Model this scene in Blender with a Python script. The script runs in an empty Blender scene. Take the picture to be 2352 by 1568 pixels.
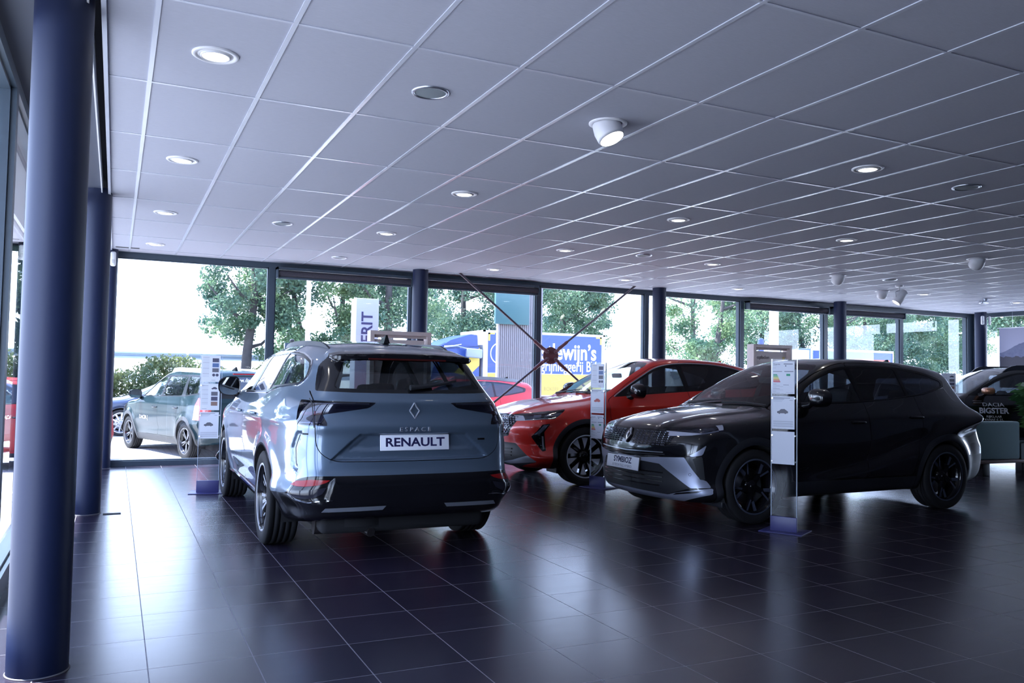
import bpy, bmesh, math, random
import numpy as np
from mathutils import Vector, Matrix
D=bpy.data; SC=bpy.context.scene; COL=SC.collection
PI=math.pi
# ---------------------------------------------------------------- camera
FPX=1902.94; YAW=0.44585; PITCH=0.044419; ROLL=0.017308; EYE=1.316
def cam_axes():
    cy,sy=math.cos(YAW),math.sin(YAW); cp,sp=math.cos(PITCH),math.sin(PITCH)
    fwd=Vector((sy*cp,cy*cp,sp)); right=Vector((cy,-sy,0)); up=right.cross(fwd)
    cr,sr=math.cos(ROLL),math.sin(ROLL)
    return right*cr+up*sr, up*cr-right*sr, fwd
CR,CU,CF=cam_axes(); CPOS=Vector((0,0,EYE))
cam=D.objects.new('camera',D.cameras.new('camera')); COL.objects.link(cam)
m=Matrix((CR,CU,-CF)).transposed().to_4x4(); m.translation=CPOS
cam.matrix_world=m
cam.data.sensor_width=36; cam.data.lens=FPX/2352*36; cam.data.clip_start=.05; cam.data.clip_end=500
SC.camera=cam
def ray(px,py): return CR*((px-1176)/FPX)-CU*((py-784)/FPX)+CF
def at_z(px,py,z):
    d=ray(px,py); return CPOS+d*((z-EYE)/d.z)
def at_y(px,py,y):
    d=ray(px,py); return CPOS+d*(y/d.y)
def at_x(px,py,x):
    d=ray(px,py); return CPOS+d*(x/d.x)
# ---------------------------------------------------------------- light and exposure
vs=SC.view_settings; vs.view_transform='Standard'; vs.look='None'; vs.gamma=1; vs.use_curve_mapping=False
vs.exposure=1.1
W=D.worlds.new('sky'); SC.world=W; W.use_nodes=True
nt=W.node_tree; nt.nodes.clear()
_o=nt.nodes.new('ShaderNodeOutputWorld'); _b=nt.nodes.new('ShaderNodeBackground')
_t=nt.nodes.new('ShaderNodeTexCoord'); _s=nt.nodes.new('ShaderNodeSeparateXYZ'); _r=nt.nodes.new('ShaderNodeValToRGB')
nt.links.new(_t.outputs['Generated'],_s.inputs[0]); nt.links.new(_s.outputs['Z'],_r.inputs[0])
_r.color_ramp.elements[0].position=0.0; _r.color_ramp.elements[0].color=(.64,.75,1,1)
_r.color_ramp.elements[1].position=.9; _r.color_ramp.elements[1].color=(.28,.42,.95,1)
_m=nt.nodes.new('ShaderNodeMapRange'); _m.interpolation_type='SMOOTHERSTEP'; nt.links.new(_s.outputs['Z'],_m.inputs[0])
for _i,_v in ((1,0.0),(2,.42),(3,6.0),(4,3.1)): _m.inputs[_i].default_value=_v
nt.links.new(_m.outputs[0],_b.inputs[1]); nt.links.new(_r.outputs[0],_b.inputs[0]); _b.inputs[1].default_value=3.6
nt.links.new(_b.outputs[0],_o.inputs[0])
sun=D.objects.new('sun',D.lights.new('sun','SUN')); COL.objects.link(sun)
sun.data.energy=15.0; sun.data.angle=math.radians(1.2); sun.data.color=(.95,.96,1)
sun.rotation_euler=(Vector((.55,-.35,-1.15))).to_track_quat('-Z','Y').to_euler()
SC.cycles.max_bounces=10; SC.cycles.diffuse_bounces=5; SC.cycles.glossy_bounces=5; SC.cycles.transparent_max_bounces=24
SC.cycles.caustics_reflective=False; SC.cycles.caustics_refractive=False
SC.cycles.sample_clamp_indirect=6
# ---------------------------------------------------------------- helpers
def link(o,parent=None):
    COL.objects.link(o)
    if parent is not None: o.parent=parent
    return o
def thing(name,label,cat,loc=(0,0,0),rz=0,group=None,kind=None):
    o=D.objects.new(name,None); COL.objects.link(o); o.location=loc; o.rotation_euler=(0,0,rz)
    o.empty_display_size=.1
    return tag(o,label,cat,group,kind)
def tag(o,label,cat,group=None,kind=None):
    o['label']=label; o['category']=cat
    if group: o['group']=group
    if kind: o['kind']=kind
    return o
def struct(o): o['kind']='structure'; return o
def dup(root,loc=None,rz=None,label=None):
    r=root.copy(); COL.objects.link(r)
    if loc is not None: r.location=loc
    if rz is not None: r.rotation_euler=(0,0,rz)
    if label: r['label']=label
    for ch in list(root.children):
        c=ch.copy(); COL.objects.link(c); c.parent=r
        for g in list(ch.children):
            d=g.copy(); COL.objects.link(d); d.parent=c
    return r
def mesh_obj(name,verts,faces,mat=None,parent=None,smooth=False,normals=None,mats=None,midx=None):
    me=D.meshes.new(name)
    me.from_pydata([tuple(v) for v in verts],[],[tuple(f) for f in faces]); 
    for mm in (mats or ([mat] if mat else [])): me.materials.append(mm)
    if midx is not None: me.polygons.foreach_set('material_index',midx)
    if smooth: me.polygons.foreach_set('use_smooth',[True]*len(me.polygons))
    me.validate(clean_customdata=False)
    if normals is not None and len(me.vertices)==len(normals): me.normals_split_custom_set_from_vertices([tuple(n) for n in normals])
    me.update()
    return link(D.objects.new(name,me),parent)
class MB:
    """collects simple solids into one mesh"""
    def __init__(s): s.v=[]; s.f=[]; s.sm=[]; s.mi=[]; s.m=0
    def add(s,v,f,smooth=False,M=None):
        b=len(s.v)
        if M is not None: v=[M@Vector(p) for p in v]
        s.v+= [tuple(p) for p in v]; s.f+=[tuple(i+b for i in q) for q in f]; s.sm+=[smooth]*len(f); s.mi+=[s.m]*len(f); return s
    def box(s,x0,x1,y0,y1,z0,z1,M=None):
        v=[(x,y,z) for x in (x0,x1) for y in (y0,y1) for z in (z0,z1)]
        return s.add(v,[(0,1,3,2),(4,6,7,5),(0,4,5,1),(2,3,7,6),(0,2,6,4),(1,5,7,3)],False,M)
    def rbox(s,x0,x1,y0,y1,z0,z1,r=.01,M=None,n=2):
        bm=bmesh.new(); bmesh.ops.create_cube(bm,size=1)
        for v in bm.verts: v.co=Vector(((x0+x1)/2+v.co.x*(x1-x0),(y0+y1)/2+v.co.y*(y1-y0),(z0+z1)/2+v.co.z*(z1-z0)))
        bmesh.ops.bevel(bm,geom=list(bm.edges),offset=r,segments=n,profile=.5,affect='EDGES')
        return s.bm(bm,True,M)
    def bm(s,bm,smooth=True,M=None):
        bm.verts.index_update(); v=[tuple(x.co) for x in bm.verts]; f=[[x.index for x in q.verts] for q in bm.faces]; bm.free()
        return s.add(v,f,smooth,M)
    def cyl(s,r,z0,z1,n=24,M=None,r2=None,caps=True,smooth=True):
        r2=r if r2 is None else r2
        v=[(r*math.cos(2*PI*i/n),r*math.sin(2*PI*i/n),z0) for i in range(n)]+[(r2*math.cos(2*PI*i/n),r2*math.sin(2*PI*i/n),z1) for i in range(n)]
        s.add(v,[(i,(i+1)%n,n+(i+1)%n,n+i) for i in range(n)],smooth,M)
        if caps:
            s.add(v,[tuple(range(n-1,-1,-1)),tuple(range(n,2*n))],False,M)
        return s
    def lathe(s,prof,n=32,M=None,close=False):
        v=[];f=[];k=len(prof)
        for i in range(n):
            a=2*PI*i/n
            for r,z in prof: v.append((r*math.cos(a),r*math.sin(a),z))
        for i in range(n):
            for j in range(k-1 if not close else k):
                a=i*k+j;b=i*k+(j+1)%k;c=((i+1)%n)*k+(j+1)%k;d=((i+1)%n)*k+j
                f.append((a,d,c,b))
        return s.add(v,f,True,M)
    def tube(s,pts,r,n=8,caps=True,smooth=True):
        pts=[Vector(p) for p in pts]; R=r if isinstance(r,(list,tuple)) else [r]*len(pts)
        v=[];f=[];up=None
        for i,p in enumerate(pts):
            t=(pts[min(i+1,len(pts)-1)]-pts[max(i-1,0)]).normalized()
            if up is None:
                up=Vector((0,0,1)) if abs(t.z)<.9 else Vector((1,0,0))
            a=t.cross(up).normalized(); b=a.cross(t).normalized(); up=b
            for k in range(n):
                q=2*PI*k/n; v.append(p+a*(R[i]*math.cos(q))+b*(R[i]*math.sin(q)))
        for i in range(len(pts)-1):
            for k in range(n): f.append((i*n+k,i*n+(k+1)%n,(i+1)*n+(k+1)%n,(i+1)*n+k))
        s.add(v,f,smooth)
        if caps: s.add(v,[tuple(range(n-1,-1,-1)),tuple(range((len(pts)-1)*n,len(pts)*n))],False)
        return s
    def prism(s,poly,z0,z1,M=None,smooth=False):
        n=len(poly)
        v=[(x,y,z0) for x,y in poly]+[(x,y,z1) for x,y in poly]
        s.add(v,[(i,(i+1)%n,n+(i+1)%n,n+i) for i in range(n)],smooth,M)
        return s.add(v,[tuple(range(n-1,-1,-1)),tuple(range(n,2*n))],False,M)
    def text(s,txt,size,M,ext=.002,bold=0,align='CENTER',sx=1.0,space=1.0,shear=0):
        v,f=text_geo(txt,size,ext,bold,align,space,shear)
        return s.add([(x*sx,y,z) for x,y,z in v],f,False,M)
    def build(s,name,mat=None,parent=None,mats=None):
        o=mesh_obj(name,s.v,s.f,mat,parent,mats=mats,midx=s.mi if mats else None)
        o.data.polygons.foreach_set('use_smooth',s.sm)
        return o
def text_geo(txt,size,ext=.002,bold=0,align='CENTER',space=1.0,shear=0):
    c=D.curves.new('t','FONT'); c.body=txt; c.size=size; c.extrude=ext; c.offset=bold; c.align_x=align; c.align_y='CENTER'; c.space_character=space; c.shear=shear; c.resolution_u=3
    o=D.objects.new('t',c); COL.objects.link(o)
    bpy.context.view_layer.update()
    me=D.meshes.new_from_object(o.evaluated_get(bpy.context.evaluated_depsgraph_get()))
    v=[tuple(x.co) for x in me.vertices]; f=[tuple(p.vertices) for p in me.polygons]
    D.objects.remove(o); D.curves.remove(c); D.meshes.remove(me)
    return v,f
def TRS(loc=(0,0,0),rx=0,ry=0,rz=0):
    return Matrix.Translation(loc)@Matrix.Rotation(rz,4,'Z')@Matrix.Rotation(ry,4,'Y')@Matrix.Rotation(rx,4,'X')
def frame_m(o,x,y,z):
    m=Matrix((Vector(x).normalized(),Vector(y).normalized(),Vector(z).normalized())).transposed().to_4x4(); m.translation=Vector(o); return m
def rp(pts,r=.03,n=4):
    """rounded polygon"""
    out=[];k=len(pts)
    for i in range(k):
        p=np.array(pts[i][:2],float);a=np.array(pts[i-1][:2],float);b=np.array(pts[(i+1)%k][:2],float)
        rr=pts[i][2] if len(pts[i])>2 else r
        if rr<=0: out.append(tuple(p)); continue
        da=a-p;db=b-p;la=np.hypot(*da);lb=np.hypot(*db);q=min(rr,la*.48,lb*.48)
        A=p+da/la*q;B=p+db/lb*q
        for t in np.linspace(0,1,n+1): out.append(tuple((1-t)**2*A+2*t*(1-t)*p+t*t*B))
    return out
# ---------------------------------------------------------------- materials
MATS={}
def mat(name,col,rough=.5,metal=0,coat=0,spec=.5,emit=None,es=0,alpha=1,coatr=.03,noise=0,nscale=20,bump=0,sheen=0):
    if name in MATS: return MATS[name]
    m=D.materials.new(name); m.use_nodes=True; n=m.node_tree; b=n.nodes['Principled BSDF']
    b.inputs['Base Color'].default_value=(*col,1); b.inputs['Roughness'].default_value=rough; b.inputs['Metallic'].default_value=metal
    b.inputs['Coat Weight'].default_value=coat; b.inputs['Coat Roughness'].default_value=coatr; b.inputs['Specular IOR Level'].default_value=spec
    if sheen: b.inputs['Sheen Weight'].default_value=sheen
    if emit: b.inputs['Emission Color'].default_value=(*emit,1); b.inputs['Emission Strength'].default_value=es
    if noise or bump:
        t=n.nodes.new('ShaderNodeTexCoord'); x=n.nodes.new('ShaderNodeTexNoise'); x.inputs['Scale'].default_value=nscale; x.inputs['Detail'].default_value=4
        n.links.new(t.outputs['Object'],x.inputs['Vector'])
        if noise:
            mx=n.nodes.new('ShaderNodeMix'); mx.data_type='RGBA'; mx.inputs['A'].default_value=(*[c*(1-noise) for c in col],1); mx.inputs['B'].default_value=(*[min(1,c*(1+noise)) for c in col],1)
            n.links.new(x.outputs[0],mx.inputs['Factor']); n.links.new(mx.outputs['Result'],b.inputs['Base Color'])
        if bump:
            bp=n.nodes.new('ShaderNodeBump'); bp.inputs['Strength'].default_value=bump; bp.inputs['Distance'].default_value=.01
            n.links.new(x.outputs[0],bp.inputs['Height']); n.links.new(bp.outputs[0],b.inputs['Normal'])
    MATS[name]=m; return m
def glass(name,tint=(1,1,1),refl=1.0,ior=1.5,rough=0.0):
    """thin pane: fresnel mix of straight-through and mirror"""
    if name in MATS: return MATS[name]
    m=D.materials.new(name); m.use_nodes=True; n=m.node_tree; n.nodes.clear()
    o=n.nodes.new('ShaderNodeOutputMaterial'); t=n.nodes.new('ShaderNodeBsdfTransparent'); g=n.nodes.new('ShaderNodeBsdfGlossy'); x=n.nodes.new('ShaderNodeMixShader')
    lw=n.nodes.new('ShaderNodeLayerWeight'); lw.inputs[0].default_value=.5
    pw=n.nodes.new('ShaderNodeMath'); pw.operation='POWER'; pw.inputs[1].default_value=4.5
    mu=n.nodes.new('ShaderNodeMath'); mu.operation='MULTIPLY_ADD'; mu.inputs[1].default_value=.9*refl; mu.inputs[2].default_value=((ior-1)/(ior+1))**2*1.7*refl; mu.use_clamp=True
    n.links.new(lw.outputs['Facing'],pw.inputs[0])
    t.inputs[0].default_value=(*tint,1); g.inputs['Roughness'].default_value=rough; g.inputs[0].default_value=(1,1,1,1)
    n.links.new(pw.outputs[0],mu.inputs[0]); n.links.new(mu.outputs[0],x.inputs[0]); n.links.new(t.outputs[0],x.inputs[1]); n.links.new(g.outputs[0],x.inputs[2]); n.links.new(x.outputs[0],o.inputs[0])
    MATS[name]=m; return m
# ---------------------------------------------------------------- room shell
H=2.993; XR=18.0; YF=12.75; YB=-7.0; XL=-.55
def nodes_mat(name):
    m=D.materials.new(name); m.use_nodes=True; return m,m.node_tree,m.node_tree.nodes['Principled BSDF']
def mnode(n,op,a,b=None,c=None,clamp=False):
    x=n.nodes.new('ShaderNodeMath'); x.operation=op; x.use_clamp=clamp
    for i,q in enumerate((a,b,c)):
        if q is None: continue
        if hasattr(q,'node'): n.links.new(q,x.inputs[i])
        else: x.inputs[i].default_value=q
    return x.outputs[0]
def floor_mat():
    m,n,b=nodes_mat('floor_tile')
    t=n.nodes.new('ShaderNodeTexCoord'); s=n.nodes.new('ShaderNodeSeparateXYZ'); n.links.new(t.outputs['Object'],s.inputs[0])
    T=.45
    cells=[];ed=[]
    for ax,o in (('X',.1767),('Y',5.4083)):
        u=mnode(n,'DIVIDE',mnode(n,'SUBTRACT',s.outputs[ax],o),T)
        cells.append(mnode(n,'FLOOR',u)); fr=mnode(n,'FRACT',u)
        ed.append(mnode(n,'MINIMUM',fr,mnode(n,'SUBTRACT',1,fr)))
    # joints across the room are a touch finer than those along it
    gx=mnode(n,'LESS_THAN',ed[0],.0058); gy=mnode(n,'LESS_THAN',ed[1],.0042)
    g=mnode(n,'MAXIMUM',gx,gy)
    cv=n.nodes.new('ShaderNodeCombineXYZ'); n.links.new(cells[0],cv.inputs[0]); n.links.new(cells[1],cv.inputs[1])
    wn=n.nodes.new('ShaderNodeTexWhiteNoise'); n.links.new(cv.outputs[0],wn.inputs['Vector'])
    mp=n.nodes.new('ShaderNodeMapping'); mp.inputs['Scale'].default_value=(1.2,9,1); n.links.new(t.outputs['Object'],mp.inputs[0])
    nz=n.nodes.new('ShaderNodeTexNoise'); nz.inputs['Scale'].default_value=3; nz.inputs['Detail'].default_value=6; n.links.new(mp.outputs[0],nz.inputs['Vector'])
    fac=mnode(n,'ADD',mnode(n,'MULTIPLY',wn.outputs[0],.35),mnode(n,'MULTIPLY',nz.outputs[0],.65))
    cr=n.nodes.new('ShaderNodeValToRGB'); cr.color_ramp.elements[0].color=(.013,.0100,.019,1); cr.color_ramp.elements[1].color=(.028,.0225,.039,1)
    n.links.new(fac,cr.inputs[0])
    mx=n.nodes.new('ShaderNodeMix'); mx.data_type='RGBA'; n.links.new(g,mx.inputs['Factor']); n.links.new(cr.outputs[0],mx.inputs['A']); mx.inputs['B'].default_value=(.17,.165,.19,1)
    n.links.new(mx.outputs['Result'],b.inputs['Base Color'])
    rg=mnode(n,'ADD',.20,mnode(n,'MULTIPLY',nz.outputs[0],.08)); n.links.new(mnode(n,'MAXIMUM',rg,mnode(n,'MULTIPLY',g,.6)),b.inputs['Roughness'])
    b.inputs['Specular IOR Level'].default_value=.55
    bp=n.nodes.new('ShaderNodeBump'); bp.inputs['Strength'].default_value=.025; bp.inputs['Distance'].default_value=.002
    n.links.new(mnode(n,'SUBTRACT',nz.outputs[0],g),bp.inputs['Height']); n.links.new(bp.outputs[0],b.inputs['Normal'])
    return m
def ceil_mat():
    m,n,b=nodes_mat('ceiling_tile')
    t=n.nodes.new('ShaderNodeTexCoord'); mp=n.nodes.new('ShaderNodeMapping'); mp.inputs['Scale'].default_value=(6,60,1); n.links.new(t.outputs['Object'],mp.inputs[0])
    nz=n.nodes.new('ShaderNodeTexNoise'); nz.inputs['Scale'].default_value=3; nz.inputs['Detail'].default_value=5; n.links.new(mp.outputs[0],nz.inputs['Vector'])
    cr=n.nodes.new('ShaderNodeValToRGB'); cr.color_ramp.elements[0].color=(.37,.385,.46,1); cr.color_ramp.elements[1].color=(.455,.475,.565,1); n.links.new(nz.outputs[0],cr.inputs[0])
    n.links.new(cr.outputs[0],b.inputs['Base Color']); b.inputs['Roughness'].default_value=.9
    return m
M_frame=mat('frame_paint',(.050,.072,.100),.38,noise=.1)
M_col=mat('column_paint',(.009,.0155,.050),.48,spec=.35,noise=.06,nscale=3)
M_white=mat('white_enamel',(.78,.79,.82),.35)
M_dark=mat('dark_void',(.012,.013,.018),.8)
M_grid=mat('tee_bar_enamel',(.56,.59,.68),.22,spec=.6)
G_pane=glass('window_glass',(.93,.97,.965),1.0)
M_wall=mat('plaster_wall',(.22,.235,.30),.85,noise=.05)
fl=MB().box(-.75,XR+.1,YB-.1,YF+.12,-.2,0).build('floor',floor_mat()); struct(fl)
ce=MB().box(-.115,XR+.1,YB-.1,YF+.1,H,H+.2).build('ceiling',ceil_mat()); struct(ce)
g=MB()
x=.1214-.6*0
k=0
while .1214+.6*k<XR:
    X=.1214+.6*k; g.box(X-.012,X+.012,YB,YF-.03,H-.005,H+.002); k+=1
k=-9
while 3.9648+1.2*k<YF-.1:
    Y=3.9648+1.2*k; g.box(-.09,XR,Y-.009,Y+.009,H-.0042,H+.002); k+=1
g.box(-.115,-.093,YB,YF-.02,H-.02,H+.002)
struct(g.build('trim_1',M_grid))
# edge channel and fascia above the glazed left wall
struct(MB().box(-.75,-.165,YB,YF+.1,H+.02,H+.2).build('trim_2',mat('soffit_paint',(.05,.06,.09),.6)))
struct(MB().box(-.168,-.113,YB,YF+.1,H+.12,H+.2).build('trim_3',M_dark))
struct(MB().box(-.172,-.163,YB,YF,H-.02,H+.12).build('trim_4',M_white))
# walls that close the room out of view
struct(MB().box(-.75,XR+.2,YB-.3,YB,0,H+.2).build('wall_back',M_wall))
struct(MB().box(XR,XR+.25,YB-.3,5.7,0,H+.2).build('wall_right',M_wall))
struct(MB().box(-.8,XL-.05,YB-.3,1.0,0,H+.2).build('wall_left',M_wall))
struct(MB().box(-1.6,XR+1.2,YF+.18,YF+.6,H+.05,H+.75).box(-1.7,-.76,YB,YF+.6,H+.05,H+.75).box(XR+.26,XR+1.2,YB,YF+.6,H+.05,H+.75).build('trim_5',mat('roof_edge_paint',(.3,.32,.36),.6)))
struct(MB().box(-1.0,XR+.5,YB-.3,YF+.3,H+.22,H+.6).build('roof',mat('roof_slab',(.2,.2,.22),.8)))
# glazing: each bay is a window with its own frame and pane
WN=[0]
def window(p0,p1,z0=.0,z1=H,fw=.045,top=.075,bot=.07,dep=.14,mullion=True,low=0):
    """bay between plan points p0,p1 (inner face line), frame depth outwards"""
    WN[0]+=1
    a=Vector((*p0,0));b=Vector((*p1,0));L=(b-a).length;u=(b-a)/L;w=Vector((-u.y,u.x,0))
    Mx=frame_m(a,u,w,(0,0,1))
    f=MB(); f.box(0,fw,0,dep,z0,z1,Mx); f.box(L-fw,L,0,dep,z0,z1,Mx); f.box(fw,L-fw,0,dep,z1-top,z1,Mx); f.box(fw,L-fw,0,dep,z0,z0+bot,Mx)
    # glazing beads
    for q in ((fw,fw+.018,z0+bot,z1-top),(L-fw-.018,L-fw,z0+bot,z1-top)): f.box(q[0],q[1],.03,.09,q[2],q[3],Mx)
    f.box(fw,L-fw,.03,.09,z1-top-.018,z1-top,Mx); f.box(fw,L-fw,.03,.09,z0+bot,z0+bot+.018,Mx)
    o=f.build('window_%d'%WN[0],M_frame); struct(o)
    p=MB(); P=[Mx@Vector(q) for q in ((fw,.06,z0+bot),(L-fw,.06,z0+bot),(L-fw,.06,z1-top),(fw,.06,z1-top))]
    p.add(P,[(0,1,2,3)]); p.build('window_pane',G_pane,o); return o
MX=[-.12,2.08,4.30,6.60,8.86,11.12,13.36,15.62,17.85]
for a,b in zip(MX[:-1],MX[1:]): window((a,YF),(b,YF))
struct(MB().box(17.85,XR+.2,YF,YF+.14,0,H).box(XR-.02,XR+.2,YF-.2,YF,0,H).build('trim_6',M_frame))
struct(MB().box(XL-.15,-.12,YF,YF+.14,0,H).build('trim_7',M_frame))
# left glazed wall (seen almost edge on) and the right one
LY=[1.0,3.2,5.4,7.6,9.8,12.75]
for a,b in zip(LY[:-1],LY[1:]): window((XL,a),(XL,b),bot=.12,fw=.05,z1=H-.02)
RY=[12.55,10.3,8.0,5.7]
for a,b in zip(RY[:-1],RY[1:]): window((XR,a),(XR,b))
# columns
def column(x,y,lab,r=.122):
    o=MB().cyl(r,0,H+.03,48).build('column',M_col); o.location=(x,y,0); struct(o); o['label']=lab; o['category']='column'
    rg=MB().lathe([(r+.001,0),(r+.006,0),(r+.006,.003),(r+.001,.006)],48).build('floor_collar',mat('collar_sealant',(.14,.13,.14),.6),o)
    return o
for x,y,l in ((-.262,4.22,'round blue-grey column closest to the camera beside the glazed wall'),(-.20,8.66,'round blue-grey column second along the glazed wall'),(-.10,12.6,'slim round column in the far corner beside the bright window'),
    (4.28,12.33,'round grey column behind the silver-blue car roof'),(8.83,12.33,'round grey column rising behind the red car roof'),(13.30,12.33,'round grey column behind the black car roof'),(17.66,12.33,'round grey column carrying two white detectors')):
    column(x,y,l,.122 if y<12.5 else .085)
# ---------------------------------------------------------------- car bodies: smooth implicit shells cut into panels
def lin(pts,sig=.03,ext=1.0):
    """smoothed polyline y(t)"""
    pts=sorted(pts); t=np.array([p[0] for p in pts],float); y=np.array([p[1] for p in pts],float)
    h=.004; g=np.arange(t[0]-ext,t[-1]+ext,h); v=np.interp(g,t,y)
    sl=(y[1]-y[0])/(t[1]-t[0]); v[g<t[0]]=y[0]+sl*(g[g<t[0]]-t[0]); sr=(y[-1]-y[-2])/(t[-1]-t[-2]); v[g>t[-1]]=y[-1]+sr*(g[g>t[-1]]-t[-1])
    k=int(3*sig/h)+1; w=np.exp(-.5*(np.arange(-k,k+1)*h/sig)**2); w/=w.sum()
    vp=np.concatenate([v[0]+(v[1]-v[0])*np.arange(-k,0),v,v[-1]+(v[-1]-v[-2])*np.arange(1,k+1)])
    v=np.convolve(vp,w,'valid')
    return lambda q: np.interp(q,g,v)
def sstep(a,b,x):
    t=np.clip((x-a)/(b-a),0,1); return t*t*(3-2*t)
def smax(a,b,k):
    h=np.maximum(k-np.abs(a-b),0); return np.maximum(a,b)+h*h/(4*k)
def smin(a,b,k): return -smax(-a,-b,k)
def pdist(P,u,v):
    """signed distance (negative inside) to polygon P at arrays u,v; clipped far away"""
    u=np.asarray(u,float); v=np.asarray(v,float); sh=u.shape; u=u.ravel(); v=v.ravel()
    P=np.asarray([p[:2] for p in P],float); d=np.full(len(u),1.0)
    m=(u>P[:,0].min()-.15)&(u<P[:,0].max()+.15)&(v>P[:,1].min()-.15)&(v<P[:,1].max()+.15)
    x=u[m];y=v[m]; best=np.full(len(x),1e9); ins=np.zeros(len(x),bool)
    for i in range(len(P)):
        ax,ay=P[i-1];bx,by=P[i]; ex,ey=bx-ax,by-ay; L=ex*ex+ey*ey+1e-18
        t=np.clip(((x-ax)*ex+(y-ay)*ey)/L,0,1); best=np.minimum(best,(x-ax-t*ex)**2+(y-ay-t*ey)**2)
        c=((ay>y)!=(by>y)); ins^=c&(x<(bx-ax)*(y-ay)/((by-ay) if by!=ay else 1e-18)+ax)
    d[m]=np.where(ins,-1,1)*np.sqrt(best); return d.reshape(sh)
class Car:
    """subclasses/params give profile functions; local axes: x forward, y left, z up, origin under the wheelbase centre"""
    def __init__(s,**k):
        s.__dict__.update(dict(crown=.05,kside=.10,kend=.10,ktop=.12,bf=.22,br=.16,pf=2.6,pr=2.6,relief=[],flare=.012,hcrown=.03,extra=None,kbot=.05)); s.__dict__.update(k)
    def Wd(s,x,z):
        w=s.wsec(z)-s.taper(x)-s.gtap(x)*sstep(.9,1.35,z)
        for xa in s.axles:
            r=np.hypot(x-xa,z-s.wr); w=w+s.flare*np.exp(-((r-s.arch-.03)/.075)**2)*sstep(.1,.35,z)
        for (c,amp,sg) in s.creases:   # c(x)->z line, amplitude by x
            w=w+amp(x)*np.exp(-((z-c(x))/sg)**2)
        return w
    def F(s,x,y,z):
        ay=np.sqrt(y*y+1e-6)
        w=s.Wd(x,z)
        for ax,P,dp,sf in s.relief:
            if ax=='s': w=w+dp*sstep(sf,-sf,pdist(P,x,z))
        a=(ay-w)*s.nside
        zt=s.zt(x); sl=(s.zt(x+.02)-s.zt(x-.02))/.04
        t=(z-zt+s.crown*sstep(1.0,1.25,zt)*(ay/.6)**2+s.hcrown*sstep(1.25,1.0,zt)*(ay/.6)**2.2)/np.sqrt(1+sl*sl)
        xf=s.xf(z)-s.bf*(ay/.9)**s.pf; xr=s.xr(z)+s.br*(ay/.9)**s.pr
        for ax,P,dp,sf in s.relief:
            if ax=='r': xr=xr-dp*sstep(sf,-sf,pdist(P,ay,z))
            if ax=='f': xf=xf+dp*sstep(sf,-sf,pdist(P,ay,z))
            if ax=='t': t=t-dp*sstep(sf,-sf,pdist(P,x,ay))
        f=x-xf; r=xr-x
        q=smax(a,t,s.ktop)
        q=smax(q,f,s.kend); q=smax(q,r,s.kend)
        b=s.zb(x)-z
        q=smax(q,b,s.kbot)
        if s.extra is not None: q=s.extra(q,x,ay,z)
        return q
    def grid(s,h,x0,x1,y1,z0,z1):
        X=np.arange(x0,x1,h);Y=np.arange(-y1-h/2,y1+h,h);Z=np.arange(z0,z1,h)
        val=np.empty((len(X),len(Y),len(Z)),np.float32)
        ny=len(Y)
        for i in range(0,len(X),24):
            x,y,z=np.meshgrid(X[i:i+24],np.abs(Y),Z,indexing='ij'); val[i:i+24]=s.F(x,y,z)
        ins=val<0; nx,ny,nz=val.shape
        acc=np.zeros((nx-1,ny-1,nz-1,3));cnt=np.zeros((nx-1,ny-1,nz-1))
        quads=[]
        I=np.indices((nx,ny,nz))
        for ax in range(3):
            A=[slice(None)]*3;B=[slice(None)]*3;A[ax]=slice(0,-1);B[ax]=slice(1,None)
            a=val[tuple(A)];b=val[tuple(B)];cr=(a<0)!=(b<0)
            idx=np.argwhere(cr); t=(a/(a-b+1e-12))[cr]
            p=idx.astype(float); p[:,ax]+=t
            o=[k for k in range(3) if k!=ax]
            for da in (0,-1):
                for db in (0,-1):
                    c=idx.copy();c[:,o[0]]+=da;c[:,o[1]]+=db
                    ok=((c>=0)&(c<np.array([nx-1,ny-1,nz-1]))).all(1)
                    np.add.at(acc,tuple(c[ok].T),p[ok]); np.add.at(cnt,tuple(c[ok].T),1)
            q=[]
            for da,db in ((-1,-1),(0,-1),(0,0),(-1,0)):
                c=idx.copy();c[:,o[0]]+=da;c[:,o[1]]+=db;q.append(c)
            q=np.stack(q,1); sgn=ins[tuple(idx.T)]
            flip=sgn if ax!=1 else ~sgn
            q[~flip]=q[~flip][:,::-1]
            ok=((q>=0)&(q<np.array([nx-1,ny-1,nz-1]))).all((1,2)); quads.append(q[ok])
        q=np.concatenate(quads); lin_=np.ravel_multi_index(tuple(q.reshape(-1,3).T),(nx-1,ny-1,nz-1))
        u,inv=np.unique(lin_,return_inverse=True)
        P=(acc.reshape(-1,3)[u]/cnt.reshape(-1)[u][:,None]); P=P*h+np.array([X[0],Y[0],Z[0]])
        return P,inv.reshape(-1,4)
    def grad(s,P,e=.003):
        g=np.zeros_like(P)
        for k in range(3):
            d=np.zeros(3);d[k]=e; a=P+d;b=P-d
            g[:,k]=(s.F(*a.T)-s.F(*b.T))/(2*e)
        return g
    def snap(s,P,n=4):
        for i in range(n):
            f=s.F(*P.T);g=s.grad(P); st=f[:,None]*g/((g*g).sum(1)[:,None]+1e-9)
            L=np.linalg.norm(st,axis=1)[:,None]; P=P-st*np.minimum(1,.012/(L+1e-9))
        return P
    def mesh(s,h=.022):
        P,Q=s.grid(h,s.box[0],s.box[1],s.box[2],s.box[3],s.box[4])
        s.V=s.snap(P); s.faces=[list(q) for q in Q]; s.tags=['body']*len(s.faces); return s
    # --- cutting
    def flat(s):
        n=np.array([len(f) for f in s.faces]); fl=np.concatenate([np.asarray(f) for f in s.faces]); st=np.concatenate([[0],np.cumsum(n)[:-1]])
        return fl,st,n
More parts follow.
